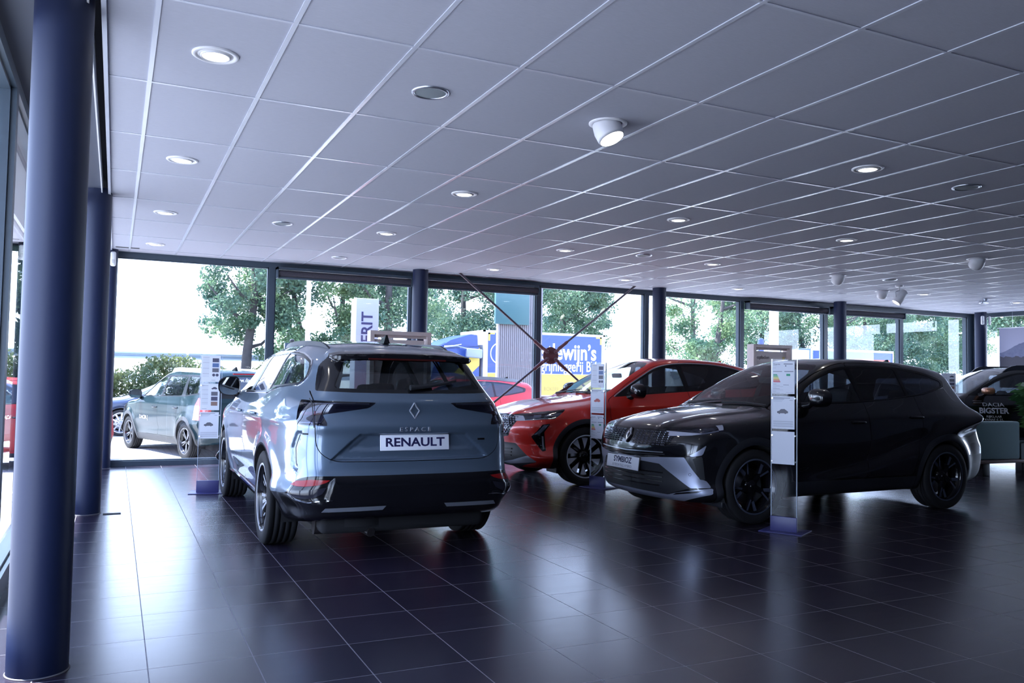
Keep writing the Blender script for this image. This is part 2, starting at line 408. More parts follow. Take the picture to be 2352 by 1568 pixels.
    def centers(s):
        fl,st,n=s.flat(); return np.add.reduceat(s.V[fl],st,axis=0)/n[:,None]
    def cut(s,dfun,tagname=None,flt=None,only=None):
        """split faces along dfun=0; faces inside (d<0) that pass flt get tagname (None deletes, '-' splits only)"""
        d=dfun(s.V); d=np.where(np.abs(d)<.0006,0.0,d)
        fl,st,n=s.flat(); mn=np.minimum.reduceat(d[fl],st); mx=np.maximum.reduceat(d[fl],st)
        C=np.add.reduceat(s.V[fl],st,axis=0)/n[:,None]
        ok=np.ones(len(s.faces),bool) if flt is None else flt(C)
        if only is not None: ok&=np.array([t in only for t in s.tags])
        mixed=(mn<0)&(mx>0)
        new={};add=[];nv=len(s.V)
        for i in np.nonzero(mixed&ok)[0]:
            f=s.faces[i]
            for a,b in zip(f,f[1:]+f[:1]):
                if d[a]*d[b]<0:
                    e=(a,b) if a<b else (b,a)
                    if e not in new:
                        t=d[e[0]]/(d[e[0]]-d[e[1]]); new[e]=nv+len(add); add.append(s.V[e[0]]*(1-t)+s.V[e[1]]*t)
        if add:
            add=np.array(add)
            s.V=np.concatenate([s.V,add]); d=np.concatenate([d,np.zeros(len(add))])
            for i in np.nonzero(mixed)[0]:
                f=s.faces[i];o=[];ch=False
                for a,b in zip(f,f[1:]+f[:1]):
                    o.append(a);e=(a,b) if a<b else (b,a)
                    if e in new: o.append(new[e]);ch=True
                if ch: s.faces[i]=o
        outf=[];outt=[]
        for i,(f,t) in enumerate(zip(s.faces,s.tags)):
            if not ok[i] or mn[i]>=0: outf.append(f);outt.append(t);continue
            if not mixed[i]:
                if tagname is None: continue
                outf.append(f);outt.append(t if tagname=='-' else tagname);continue
            pf=[v for v in f if d[v]>=0];nf=[v for v in f if d[v]<=0]
            if len(pf)>2: outf.append(pf);outt.append(t)
            if len(nf)>2 and tagname is not None: outf.append(nf);outt.append(t if tagname=='-' else tagname)
        s.faces=outf;s.tags=outt
    def poly(s,P,axes,tagname,flt=None,only=None,grow=0,mirror=False):
        i,j=axes
        s.cut(lambda V: pdist(P,np.abs(V[:,i]) if (mirror and i==1) else V[:,i],V[:,j])-grow,tagname,flt,only)
    def side(s,P,tagname,sgn=0,only=None,flt=None,grow=0):
        """side view polygon; tag gets |L / |R per side unless sgn given"""
        for q in ((1,-1) if sgn==0 else (sgn,)):
            tn=tagname if tagname in (None,'-') else tagname+('|L' if q>0 else '|R')
            s.poly(P,(0,2),tn,lambda C,q=q:(C[:,1]*q>.30)&(True if flt is None else flt(C)),only,grow)
    def rear(s,P,tagname,flt=None,only=None,mirror=True,grow=0):
        s.poly(P,(1,2),tagname,lambda C:(C[:,0]<s.xmidr)&(True if flt is None else flt(C)),only,grow,mirror)
    def front(s,P,tagname,flt=None,only=None,mirror=True,grow=0):
        s.poly(P,(1,2),tagname,lambda C:(C[:,0]>s.xmidf)&(True if flt is None else flt(C)),only,grow,mirror)
    def top(s,P,tagname,flt=None,only=None,mirror=True,grow=0):
        s.poly(P,(0,1),tagname,lambda C:(C[:,2]>.8)&(True if flt is None else flt(C)),only,grow) if not mirror else s.cut(lambda V:pdist(P,V[:,0],np.abs(V[:,1]))-grow,tagname,lambda C:(C[:,2]>.8)&(True if flt is None else flt(C)),only)
    def gap(s,P,axes,flt,only=None,w=.0028,mirror=False,tagname=None):
        """shut line along a polygon outline"""
        i,j=axes
        s.cut(lambda V: np.abs(pdist(P,np.abs(V[:,i]) if (mirror and i==1) else V[:,i],V[:,j]))-w,tagname,flt,only)
    # --- surface lookups
    def bis(s,fn,a,b):
        a=np.asarray(a,float)+0*np.asarray(b,float); b=np.asarray(b,float)+0*a
        for i in range(34):
            m=(a+b)/2; q=fn(m)<0; a=np.where(q,m,a); b=np.where(q,b,m)
        return (a+b)/2
    def ys(s,x,z): x=np.asarray(x,float);z=np.asarray(z,float); return s.bis(lambda y:s.F(x,y,z),0*x,0*x+1.3)
    def xrs(s,y,z): y=np.asarray(y,float);z=np.asarray(z,float); return s.bis(lambda x:s.F(x,y,z),0*y-1.0,0*y-3.2)
    def xfs(s,y,z): y=np.asarray(y,float);z=np.asarray(z,float); return s.bis(lambda x:s.F(x,y,z),0*y+1.0,0*y+3.2)
    def zts(s,x,y): x=np.asarray(x,float);y=np.asarray(y,float); return s.bis(lambda z:s.F(x,y,z),0*x+.7,0*x+2.4)
    def nrm(s,P): g=s.grad(np.asarray(P,float)); return g/np.linalg.norm(g,axis=1)[:,None]
    # --- objects
    def emit(s,root,mats,offs={},names={},parents={}):
        """one object per tag; mats maps the tag stem to a material"""
        N=s.grad(s.V); N/=np.linalg.norm(N,axis=1)[:,None]+1e-9
        Cc=s.centers(); s.tags=[t+('|L' if c[1]>0 else '|R') if t in ('tail_lamp','headlamp','skid') else t for t,c in zip(s.tags,Cc)]
        names=dict(dict(rear_window='hatch_window',rear_screen_border='window_border'),**names)
        groups={}
        for f,t in zip(s.faces,s.tags): groups.setdefault(t,[]).append(f)
        out={}
        order=sorted(groups,key=lambda t:(t.split('|')[0] in parents,t))
        for t in order:
            fs=groups[t]; stem=t.split('|')[0]
            idx=np.unique(np.concatenate([np.asarray(f) for f in fs])); mp=dict(zip(idx.tolist(),range(len(idx))))
            v=s.V[idx]; n=N[idx]
            of=offs.get(stem,0)
            if of: v=v+n*of
            par=root
            if stem in parents:
                pk=parents[stem](t) if callable(parents[stem]) else parents[stem]
                par=out.get(pk,root)
            out[t]=mesh_obj(names.get(stem,stem),v,[[mp[a] for a in f] for f in fs],mats.get(stem,mats['body']),par,True,n)
        s.out=out; s.groups=groups; return out
    def lining(s,root,skip,mat_,zmin,d=.018,name='cabin_lining'):
        N=s.grad(s.V); N/=np.linalg.norm(N,axis=1)[:,None]+1e-9
        C=s.centers(); fs=[f[::-1] for f,t,c in zip(s.faces,s.tags,C) if t.split('|')[0] not in skip and c[2]>zmin]
        idx=np.unique(np.concatenate([np.asarray(f) for f in fs])); mp=dict(zip(idx.tolist(),range(len(idx))))
        return mesh_obj(name,s.V[idx]-N[idx]*d,[[mp[a] for a in f] for f in fs],mat_,root,True,-N[idx])
    def ribbon(s,pts,axis,w,th,mat_,root,name,sgn=1,off=.001,closed=False,n=None):
        """raised strip following the surface along 2D pts (side: x,z  rear/front: y,z  top: x,y)"""
        P=np.array(pts,float)
        if n:
            d=np.concatenate([[0],np.cumsum(np.hypot(*np.diff(P,axis=0).T))]); t=np.linspace(0,d[-1],n); P=np.stack([np.interp(t,d,P[:,0]),np.interp(t,d,P[:,1])],1)
        Q=s.lift(P,axis,sgn); N=s.nrm(Q)
        T=np.gradient(Q,axis=0); 
        if closed: T=np.roll(Q,-1,0)-np.roll(Q,1,0)
        T/=np.linalg.norm(T,axis=1)[:,None]+1e-9; B=np.cross(T,N)
        Wd=np.asarray(w)*np.ones(len(Q)); Wd=Wd[:,None]/2
        v=[];f=[];k=len(Q)
        for q,nn,b,ww in zip(Q,N,B,Wd):
            v+= [q+nn*off-b*ww,q+nn*(off+th)-b*ww*.75,q+nn*(off+th)+b*ww*.75,q+nn*off+b*ww]
        for i in range(k if closed else k-1):
            j=(i+1)%k
            for a in range(3): f.append((i*4+a,j*4+a,j*4+a+1,i*4+a+1))
        if not closed: f+=[(0,1,2,3),((k-1)*4+3,(k-1)*4+2,(k-1)*4+1,(k-1)*4)]
        return mesh_obj(name,v,f,mat_,root)
    def lift(s,P,axis,sgn=1):
        P=np.asarray(P,float)
        if axis=='s': return np.stack([P[:,0],sgn*s.ys(P[:,0],P[:,1]),P[:,1]],1)
        if axis=='r': return np.stack([s.xrs(P[:,0],P[:,1]),P[:,0],P[:,1]],1)
        if axis=='f': return np.stack([s.xfs(P[:,0],P[:,1]),P[:,0],P[:,1]],1)
        return np.stack([P[:,0],P[:,1],s.zts(P[:,0],P[:,1])],1)
    def arches(s,root,mat_,y0=.5):
        """inner wheel housings"""
        for xa in s.axles:
            for q in (1,-1):
                v=[];f=[];n=28;R=s.arch-.001
                A=np.linspace(-.35,PI+.35,n)
                X=xa+R*np.cos(A);Z=s.wr+R*np.sin(A); Z=np.maximum(Z,.14)
                Y=s.ys(X,np.maximum(Z,.3))
                m=MB()
                for i in range(n): v+=[(X[i],q*(Y[i]-.004),Z[i]),(X[i],q*y0,Z[i])]
                for i in range(n-1): f.append((2*i,2*i+1,2*i+3,2*i+2))
                v.append((xa,q*y0,s.wr)); c=len(v)-1
                for i in range(n-1): f.append((2*i+1,c,2*i+3))
                mesh_obj('wheel_housing',v,f,mat_,root,False)
def wheel(root,x,y,sgn,R,rimr,wid,style,M,steer=0,name='tyre'):
    """tyre (part) with rim, brake_disc and hub_cap (sub-parts); outer face towards sgn*y"""
    Mx=TRS((x,y,R),0,0,steer)@(Matrix.Rotation(-PI/2 if sgn>0 else PI/2,4,'X'))   # local z -> outwards
    h=wid/2; t=MB(); r=rimr
    prof=[(r-.012,-h*.80),(r+.004,-h*.92),(r+.02,-h),(R-.055,-h*1.03),(R-.02,-h*.99),(R-.006,-h*.9)]
    k=5
    gx=np.linspace(-h*.9,h*.9,k+1)
    for i in range(k):
        a,b=gx[i],gx[i+1]; prof+= [(R-.001 if i not in(0,k-1) else R-.003,a+.004),(R-.001 if i not in(0,k-1) else R-.003,b-.004)]
        if i<k-1: prof+=[(R-.009,b-.0035),(R-.009,b+.0035)]
    prof+=[(R-.006,h*.9),(R-.02,h*.99),(R-.055,h*1.03),(r+.02,h),(r+.004,h*.92),(r-.012,h*.80)]
    t.lathe(prof,64,Mx)
    to=t.build(name,M['rubber'],root)
    # rim: barrel + lip + spokes
    rm=MB(); rm.lathe([(r-.012,-h*.8),(r-.035,-h*.5),(r-.045,h*.35),(r-.014,h*.80),(r+.006,h*.93),(r+.003,h*.97),(r-.010,h*.93),(r-.016,h*.80)],64,Mx)
    rm.m=1
    rm.lathe([(r+.006,h*.935),(r+.003,h*.975),(r-.009,h*.94)],64,Mx)
    rm.m=0
    zf=h*.72
    def spoke(pts,zi,zo,top=1,th=.03):
        """pts: polygon (radius,angle-offset m) -> prism sloping from hub depth zi to rim depth zo"""
        n=len(pts); P=[]
        for (rr,tt) in pts: P.append((rr,tt,zi+(zo-zi)*(rr/r)**1.5))
        return P
    for (n,polys) in style['sets']:
        for i in range(n):
            a0=2*PI*i/n+style.get('rot',0)
            for (poly,mi,zi,zo,th) in polys:
                ca,sa=math.cos(a0),math.sin(a0)
                v=[]
                for (rr,tt) in poly:
                    rr*=r/.255; tt*=r/.255
                    z=zi+(zo-zi)*(math.hypot(rr,tt)/r)**1.4
                    xx,yy=rr*ca-tt*sa,rr*sa+tt*ca; v.append((xx,yy,z))
                k=len(v); vb=[(p[0],p[1],p[2]-th) for p in v]
                cx=sum(p[0] for p in v)/k;cy=sum(p[1] for p in v)/k
                vv=v+[((p[0]-cx)*1.0+cx,(p[1]-cy)*1.0+cy,p[2]) for p in vb]
                rm.m=mi; rm.add(vv,[tuple(range(k))],False,Mx); rm.m=0
                rm.add(vv,[(j,j+k,(j+1)%k+k,(j+1)%k) for j in range(k)],False,Mx)
    rm.m=0; rm.lathe([(.0,zf-.012),(.03,zf-.012),(.05,zf-.02),(.075,zf-.035),(.08,zf-.08)],32,Mx)
    for i in range(5): rm.cyl(.009,zf-.05,zf-.024,8,Mx@TRS((.055*math.cos(2*PI*i/5+.3),.055*math.sin(2*PI*i/5+.3),0)))
    ro=rm.build('rim',None,to,mats=[style['dark'],style['bright']])
    hc=MB(); hc.lathe([(0,zf-.004),(.022,zf-.005),(.029,zf-.010),(.03,zf-.02)],24,Mx); hc.build('hub_cap',style['dark'],to)
    bd=MB(); bd.lathe([(.06,-.03),(.165,-.03),(.167,-.015),(.165,0),(.06,0)],40,Mx); bd.build('brake_disc',M['disc'],to)
    cl=MB(); cl.rbox(.08,.175,-.075,.075,-.05,.03,.015,Mx@Matrix.Rotation(2.2 if x>0 else .9,4,'Z')); cl.build('brake_caliper',M['caliper'] if 'caliper' in M else M['disc'],to)
    return to
def seat(root,x,y,M,w=.5,zb=.42,back=.62,rear=False,hr=True,name='seat'):
    m=MB(); m.rbox(x-.25,x+.27,y-w/2,y+w/2,zb-.10,zb+.06,.05)
    B=TRS((x-.22,y,zb+.02),0,-.30,0)
    m.rbox(-.07,.07,-w/2,w/2,0,back,.05,B); m.rbox(-.03,.09,-w/2,-w/2+.09,.05,back*.8,.04,B); m.rbox(-.03,.09,w/2-.09,w/2,.05,back*.8,.04,B)
    o=m.build(name,M,root)
    if hr:
        k=MB(); k.rbox(-.045,.05,-.13,.13,back+.03,back+.22,.045,B); k.tube([B@Vector((0,-.05,back-.02)),B@Vector((0,-.05,back+.05))],.007,6); k.tube([B@Vector((0,.05,back-.02)),B@Vector((0,.05,back+.05))],.007,6)
        k.build('headrest',M,o)
    return o
M_rubber=mat('tyre_rubber',(.012,.012,.014),.75,spec=.3); M_disc=mat('brake_steel',(.35,.35,.37),.35,1)
M_plast=mat('black_plastic',(.016,.017,.021),.55); M_gloss=mat('piano_black',(.006,.006,.008),.12); M_trim=mat('pillar_gloss_black',(.006,.006,.008),.3,spec=.35)
M_chrome=mat('bright_chrome',(.85,.86,.88),.08,1); M_satin=mat('satin_silver',(.52,.55,.62),.32,.85)
M_cabin=mat('cabin_trim',(.018,.018,.022),.8); M_seat=mat('seat_cloth',(.02,.02,.026),.85)
M_under=mat('underbody',(.008,.008,.010),.9); M_plate=mat('plate_white',(.80,.82,.90),.4); M_navy=mat('plate_navy',(.012,.012,.07),.5)
G_clear=glass('car_glass_clear',(.80,.88,.86),1.0); G_priv=glass('car_glass_privacy',(.05,.055,.07),1.0); G_light=glass('car_glass_light_tint',(.55,.66,.66),1.0)
M_lens=mat('lamp_smoke',(.02,.02,.03),.10); M_redlens=mat('lamp_red',(.30,.010,.012),.15); M_lampin=mat('lamp_reflector',(.6,.64,.72),.15,.8)
G_lens=glass('lamp_cover',(.42,.42,.50),1.2); G_lensc=glass('lamp_cover_clear',(.80,.81,.86),1.0)
CARM={'rubber':M_rubber,'disc':M_disc,'caliper':mat('caliper_grey',(.06,.06,.065),.4)}
def dashboard(root,xd,zd,wd,M=None,wheel_side=1):
    m=MB(); m.rbox(xd-.35,xd+.35,-wd,wd,zd-.38,zd-.02,.08); o=m.build('dashboard',M or M_cabin,root)
    s=MB(); Mx=TRS((xd-.52,wheel_side*.36,zd-.02),0,-1.15,0)
    v=[]
    s.tube([Mx@Vector((.185*math.cos(a),.185*math.sin(a),0)) for a in np.linspace(0,2*PI,28)],.016,8,caps=False)
    s.rbox(-.06,.06,-.07,.07,-.03,.02,.02,Mx); s.rbox(-.02,.02,-.18,.18,-.012,.008,.006,Mx); s.tube([Mx@Vector((0,0,-.02)),Mx@Vector((0,0,-.3))],.03,8)
    s.build('steering_wheel',M_cabin,o); return o
# ---------------------------------------------------------------- silver-blue SUV (rear view)
def paint(name,col,metal=.35,rough=.32,coatr=.02):
    m=mat(name,col,rough,metal,1.0,coatr=coatr); return m
M_bright=mat('bright_badge',(.40,.43,.50),.25,.35)
P_blue=paint('paint_silver_blue',(.115,.165,.235),.55,.30)
const=lambda v:(lambda q: 0*q+v)
def car_text(C,root,txt,size,axis,u,v,mat_,name,sgn=1,ext=.003,bold=0,off=.001,sx=1.0,space=1.0,shear=0,align='CENTER',flip=1):
    """lettering laid on the body surface"""
    vs_,fs=text_geo(txt,size,ext,bold,align,space,shear)
    P=np.array(vs_); 
    if axis=='r': U=u-P[:,0]*sx*1.0*flip; V=v+P[:,1]          # seen from behind: +y is on the left
    elif axis=='f': U=u+P[:,0]*sx*flip; V=v+P[:,1]
    elif axis=='s': U=u-P[:,0]*sx*sgn*flip; V=v+P[:,1]
    Q=C.lift(np.stack([U,V],1),axis,sgn); N=C.nrm(Q)
    Q=Q+N*(off+ext+P[:,2:3])
    return mesh_obj(name,Q,fs,mat_,root)
def box_plate(root,Mx,w,h,lines,name='number_plate',frame=True):
    p=MB(); p.rbox(-w/2,w/2,-h/2,h/2,0,.008,.003,Mx); o=p.build(name,M_plate,root)
    if frame:
        b=MB(); b.rbox(-w/2-.008,w/2+.008,-h/2-.008,h/2+.008,-.006,.004,.003,Mx); b.build('plate_holder',M_plast,o)
    t=MB()
    for txt,sz,dy,bold,sx,m_ in lines:
        t=MB(); t.text(txt,sz,Mx@Matrix.Translation((0,dy,.0085)),.0006,bold,sx=sx); t.build('plate_lettering',m_,o)
    return o
def diamond_logo(root,Mx,w,h,mat_,name='badge',b=.2,t=.008):
    m=MB()
    def strip(pts,wd):
        for a,c in zip(pts[:-1],pts[1:]):
            a=Vector((*a,0));c=Vector((*c,0));u=(c-a).normalized();n=Vector((-u.y,u.x,0))*wd/2
            m.add([a-n,c-n,c+n,a+n,a-n*.4+Vector((0,0,t)),c-n*.4+Vector((0,0,t)),c+n*.4+Vector((0,0,t)),a+n*.4+Vector((0,0,t))],[(0,1,5,4),(1,2,6,5),(2,3,7,6),(3,0,4,7),(4,5,6,7)],False,Mx)
    W=w/2;Hh=h/2;g=w*.085
    # two interleaved open rhombs
    strip([(-g*1.2,-Hh*.55),(-W+g,0),(0-g*.2,Hh-g),(W*.35,Hh*.40)],w*.13)
    strip([(g*1.2,Hh*.55),(W-g,0),(0+g*.2,-Hh+g),(-W*.35,-Hh*.40)],w*.13)
    return m.build(name,mat_,root)
def mirror(root,C,x,z,sgn,mcol,size=1.0,arm=.10,wk=1.0,hk=1.0):
    y=float(C.ys(x,z)); m=MB()
    a=MB(); a.tube([(x+.06,sgn*(y-.03),z-.045),(x+.02,sgn*(y+.05),z-.03),(x,sgn*(y+arm+.03),z)],[.05,.035,.03],10)
    ao=a.build('mirror_arm',M_gloss,root)
    # housing: half ellipsoid, flat to the rear
    v=[];f=[];nu,nvv=9,24; cx,cy,cz=x,sgn*(y+arm+.115*size*wk),z+.045
    W=.125*size*wk;Hh=.088*size*hk;Dp=.105*size
    def sq(a,p): return math.copysign(abs(a)**p,a)
    for i in range(nu+1):
        u=i/nu*PI/2
        for j in range(nvv):
            b=2*PI*j/nvv; k=.72
            v.append((cx-.03+Dp*math.sin(u)**.9*1.0, cy+W*sq(math.cos(b),k)*math.cos(u)**.55, cz+Hh*sq(math.sin(b),k)*math.cos(u)**.55*(1-.12*sgn*math.cos(b))))
    for i in range(nu):
        for j in range(nvv): f.append((i*nvv+j,i*nvv+(j+1)%nvv,(i+1)*nvv+(j+1)%nvv,(i+1)*nvv+j))
    o=mesh_obj('mirror_housing',v,f,mcol,root,True)
    # rim and glass at the flat side
    g=[(p[0]-.001,cy+(p[1]-cy)*.90,cz+(p[2]-cz)*.90) for p in v[:nvv]]
    fr=v[:nvv]+g
    mesh_obj('mirror_bezel',[(p[0]-.004,p[1],p[2]) for p in v[:nvv]]+g,[(j,(j+1)%nvv,nvv+(j+1)%nvv,nvv+j) for j in range(nvv)],M_gloss,o)
    mesh_obj('mirror_glass',g,[tuple(range(nvv))],mat('mirror_glass',(.55,.6,.62),.02,1),o)
    return o
def roof_rail(root,C,pts,mat_,hgt=.035,w=.03,name='roof_rail'):
    for q in (1,-1):
        P=np.array(pts,float); t=np.linspace(0,len(P)-1,26); P=np.stack([np.interp(t,range(len(P)),P[:,k]) for k in range(2)],1)
        z=C.zts(P[:,0],P[:,1]); n=len(P); s=np.linspace(0,1,n); rise=hgt*np.minimum(1,np.minimum(s,1-s)/.10)**.7
        m=MB(); v=[];f=[]
        for (x,y),zz,r in zip(P,z,rise):
            v+=[(x,q*(y-w/2),zz-.012),(x,q*(y-w/2+.004),zz+r),(x,q*(y+w/2-.004),zz+r),(x,q*(y+w/2),zz-.012)]
        for i in range(n-1):
            for a in range(3): f.append((i*4+a,i*4+a+1,(i+1)*4+a+1,(i+1)*4+a))
        f+=[(0,1,2,3),((n-1)*4,(n-1)*4+3,(n-1)*4+2,(n-1)*4+1)]
        mesh_obj(name,v,f,mat_,root,False)
def fin(root,C,x,mat_,y=0):
    z=float(C.zts(x,y)); m=MB()
    prof=[(.085,-.004),(.02,.03),(-.055,.066),(-.075,.066),(-.085,-.004)]
    v=[];f=[]
    for k,wd in ((-1,1),(1,1)):
        for px,pz in prof: v.append((x+px,y+k*(.026*(1-max(0,pz)/.09)),z+pz))
    n=len(prof); f=[tuple(range(n)),tuple(range(2*n-1,n-1,-1))]+[(i,n+i,n+(i+1)%n,(i+1)%n) for i in range(n)]
    return mesh_obj('roof_antenna',v,f,mat_,root)
def handle(root,C,x,z,sgn,mat_,L=.19):
    y=C.ys(np.array([x-L/2,x,x+L/2]),np.array([z,z,z])); m=MB()
    pts=[]
    for t in np.linspace(-1,1,11):
        xx=x+t*L/2; pts.append((xx,sgn*(float(np.interp(xx,[x-L/2,x,x+L/2],y))+.004+.022*(1-t**4)),z))
    m.tube(pts,[.010+.006*(1-abs(t)**3) for t in np.linspace(-1,1,11)],8)
    o=m.build('handle',mat_,root); 
    return o
def wiper(root,pts,mat_,r=.010):
    m=MB(); m.tube(pts,[r*1.6]+[r]*(len(pts)-2)+[r*.5],8); return m.build('wiper',mat_,root)
SP_ESP=dict(dark=M_gloss,bright=mat('machined_alloy',(.72,.74,.80),.25,.6),rot=.31,sets=[
    (5,[([(.055,-.024),(.245,-.078),(.245,-.052),(.07,-.008)],1,.055,.078,.035),([(.07,.008),(.245,.052),(.245,.078),(.055,.024)],1,.055,.078,.035),
        ([(.05,-.012),(.245,-.014),(.245,.014),(.05,.012)],1,.05,.072,.03)]),
    (5,[([(.15,.092),(.236,.116),(.228,.134),(.15,.104)],1,.05,.072,.02)])])
def build_espace():
    root=thing('car','silver-blue SUV seen from behind, wearing a white rear plate that reads RENAULT','car',(1.982,8.06,0),math.radians(89.5))
    C=Car(nside=.97,
      wsec=lin([(.1,.74),(.22,.80),(.30,.855),(.42,.892),(.55,.905),(.70,.914),(.84,.912),(.95,.903),(1.05,.885),(1.13,.850),(1.20,.808),(1.30,.752),(1.42,.690),(1.52,.632),(1.65,.55)],.03),
      taper=lin([(-2.6,.21),(-2.2,.115),(-1.95,.065),(-1.7,.025),(-1.2,0),(1.1,0),(1.7,.02),(2.2,.07),(2.5,.12)],.12),
      gtap=lin([(-2.6,.10),(-2.1,.065),(-1.5,.015),(-1,0),(.3,0),(1.2,.06),(2.3,.1)],.15),
      zt=lin([(-2.9,1.30),(-2.2,1.475),(-1.9,1.535),(-1.5,1.585),(-1.0,1.618),(-.5,1.628),(0,1.605),(.3,1.562),(.62,1.435),(1.02,1.205),(1.15,1.150),(1.3,1.125),(1.7,1.075),(2.05,.99),(2.22,.90),(2.34,.74),(2.5,.4)],.06),
      zb=lin([(-2.6,.36),(-2.2,.29),(-1.8,.235),(-1,.215),(1,.205),(1.8,.20),(2.4,.24)],.08),
      xf=lin([(0,2.16),(.25,2.26),(.45,2.325),(.7,2.335),(.9,2.29),(1.1,2.2),(1.4,2.0)],.05),
      xr=lin([(0.1,-2.08),(.26,-2.27),(.33,-2.385),(.42,-2.415),(.56,-2.415),(.62,-2.40),(.66,-2.385),(.73,-2.372),(.90,-2.362),(.955,-2.375),(.985,-2.360),(1.06,-2.340),(1.13,-2.345),(1.16,-2.325),(1.21,-2.285),(1.30,-2.205),(1.42,-2.085),(1.50,-2.0),(1.6,-1.9)],.016),
      bf=.24,br=.15,kside=.1,kend=.13,ktop=.13,crown=.045,axles=(-1.369,1.369),wr=.36,arch=.405,flare=.016,
      creases=[(lin([(-2.4,.985),(-1.5,.97),(1.5,.93)],.1),lin([(-2.6,.0),(-1.9,.014),(-1.0,.010),(.5,.005),(1.8,0)],.1),.035),
               (lin([(-1.0,.46),(1.0,.40)],.1),lin([(-1.2,0),(-.85,-.022),(.7,-.03),(1.0,0)],.08),.075)],
      relief=[('r',[(-.2,.902),(.395,.902),(.585,.728),(-.2,.728)],-.026,.010),('r',[(-.2,.902),(.33,.902),(.46,.80),(-.2,.80)],-.012,.014),
              ('r',[(.58,.60),(.80,.60),(.86,.53),(.84,.455),(.62,.455)],-.008,.022),
              ('s',[(-2.14,.915),(-2.075,.80),(-2.10,.665),(-2.18,.64),(-2.165,.79),(-2.20,.915)],-.020,.012)],
      box=(-2.60,2.55,1.02,.10,1.72),xmidr=-1.75,xmidf=1.7)
    def extra(q,x,ay,z):
        zu=C_zu(x)-.035*(ay/.6)**2
        a=np.maximum(np.maximum(z-zu,zu-.052-z),np.maximum(-2.165+.10*(ay/.6)**2.5-x,x+1.80))
        a=smax(a,ay-.575+.10*(x+2.165),.08)
        return smin(q,a,.03)
    C_zu=lin([(-2.3,1.458),(-2.0,1.512),(-1.8,1.546)],.02)
    C.extra=extra
    C.mesh(.0175)
    bx=lambda C_:C_[:,0]<-1.95
    # panels
    tg=rp([(-.2,1.62),(.54,1.50),(.62,1.42),(.69,1.20),(.70,.95),(.685,.79,.07),(.58,.716,.10),(-.2,.714)],.04)
    C.rear(tg,'tailgate',lambda c:(c[:,0]<-1.92))
    C.rear(rp([(-.2,.622),(.72,.620),(.79,.60),(.84,.53),(.87,.47),(1.0,.45),(1.0,.1),(-.2,.1)],.03),'bumper_cover')
    C.side(rp([(-2.6,.47),(-2.05,.43),(-1.78,.34),(-1.78,.1),(-2.6,.1)],.03),'bumper_cover',flt=lambda c:np.abs(C.nrm(c)[:,1])>.6)
    C.tags=['bumper_cover' if t.startswith('bumper_cover') else t for t in C.tags]
    lamp=rp([(.275,1.128),(.60,1.136),(1.0,1.142),(1.0,.985),(.87,.966),(.612,.964),(.648,1.040),(.335,1.088)],.012)
    xl=lin([(.93,-2.20),(.98,-2.13),(1.05,-2.05),(1.15,-1.97)],.01)
    for q in (1,-1): C.cut(lambda V:np.maximum(pdist(lamp,np.abs(V[:,1]),V[:,2]),V[:,0]-xl(V[:,2])),'tail_lamp|'+('L' if q>0 else 'R'),lambda c,q=q:(c[:,0]<-1.75)&(c[:,1]*q>0))
    # rear glass with black side fins
    C.rear(rp([(-.2,1.50),(.48,1.492),(.575,1.47),(.66,1.22),(.665,1.203),(.4,1.195),(-.2,1.190)],.01),'rear_screen_border',lambda c:(c[:,0]<-1.9))
    C.rear(rp([(-.2,1.44),(.45,1.435),(.555,1.24),(.545,1.225),(-.2,1.215)],.03),'rear_window',only=('rear_screen_border',))
    C.rear(rp([(-.2,1.585),(.62,1.585),(.70,1.44),(.64,1.42),(.50,1.445),(-.2,1.452)],.01),'spoiler_lip',lambda c:(c[:,0]<-2.12)|((c[:,0]<-1.9)&(C.nrm(c)[:,2]<-.1)),only=('body','tailgate','rear_screen_border'))
    # windscreen, doors, side glass
    C.top(rp([(1.12,-.1),(1.08,.58),(1.0,.68),(.36,.545),(.30,.48),(.28,-.1)],.05),'windscreen',lambda c:c[:,0]>.2)
    dlo=rp([(.98,1.135,.04),(.38,1.43,.2),(.05,1.50,.2),(-.9,1.512,.3),(-1.42,1.49,.2),(-1.755,1.42,.12),(-1.82,1.30,.09),(-1.75,1.238,.06),(-1.16,1.205,.06),(-.99,1.165,.06),(0,1.150,.2)],.05)
    fd=rp([(1.13,1.08),(.95,1.15),(.36,1.455,.2),(.03,1.525,.1),(-.07,1.53),(-.10,.45),(-.06,.36),(.90,.345),(.93,.42),(.95,.60),(1.10,.80)],.04)
    rd=rp([(-.07,1.53),(-.9,1.535,.2),(-1.10,1.51),(-1.04,1.10),(-1.03,.80),(-.93,.62),(-.88,.45),(-.84,.36),(-.06,.36),(-.10,.45)],.04)
    C.side(fd,'fdoor'); C.side(rd,'rdoor')
    C.side([(2.6,.335),(-2.0,.335),(-2.0,.05),(2.6,.05)],'sill',flt=lambda c:(c[:,0]>-1.78)&(c[:,0]<1.9))
    C.tags=['sill' if t.startswith('sill') else t for t in C.tags]
    C.side(dlo,'pillar_trim')
    fw=rp([(.90,1.155,.04),(.38,1.41,.2),(.03,1.478,.05),(.00,1.168,.02)],.02)
    rw=rp([(-.10,1.485,.03),(-.88,1.492,.04),(-.965,1.185,.03),(-.13,1.168,.02)],.02)
    qw=rp([(-.93,1.492,.03),(-1.40,1.470,.2),(-1.72,1.405,.12),(-1.785,1.30,.08),(-1.72,1.258,.05),(-1.03,1.222,.03)],.02)
    C.side(fw,'fwin');C.side(rw,'rwin');C.side(qw,'qwin')
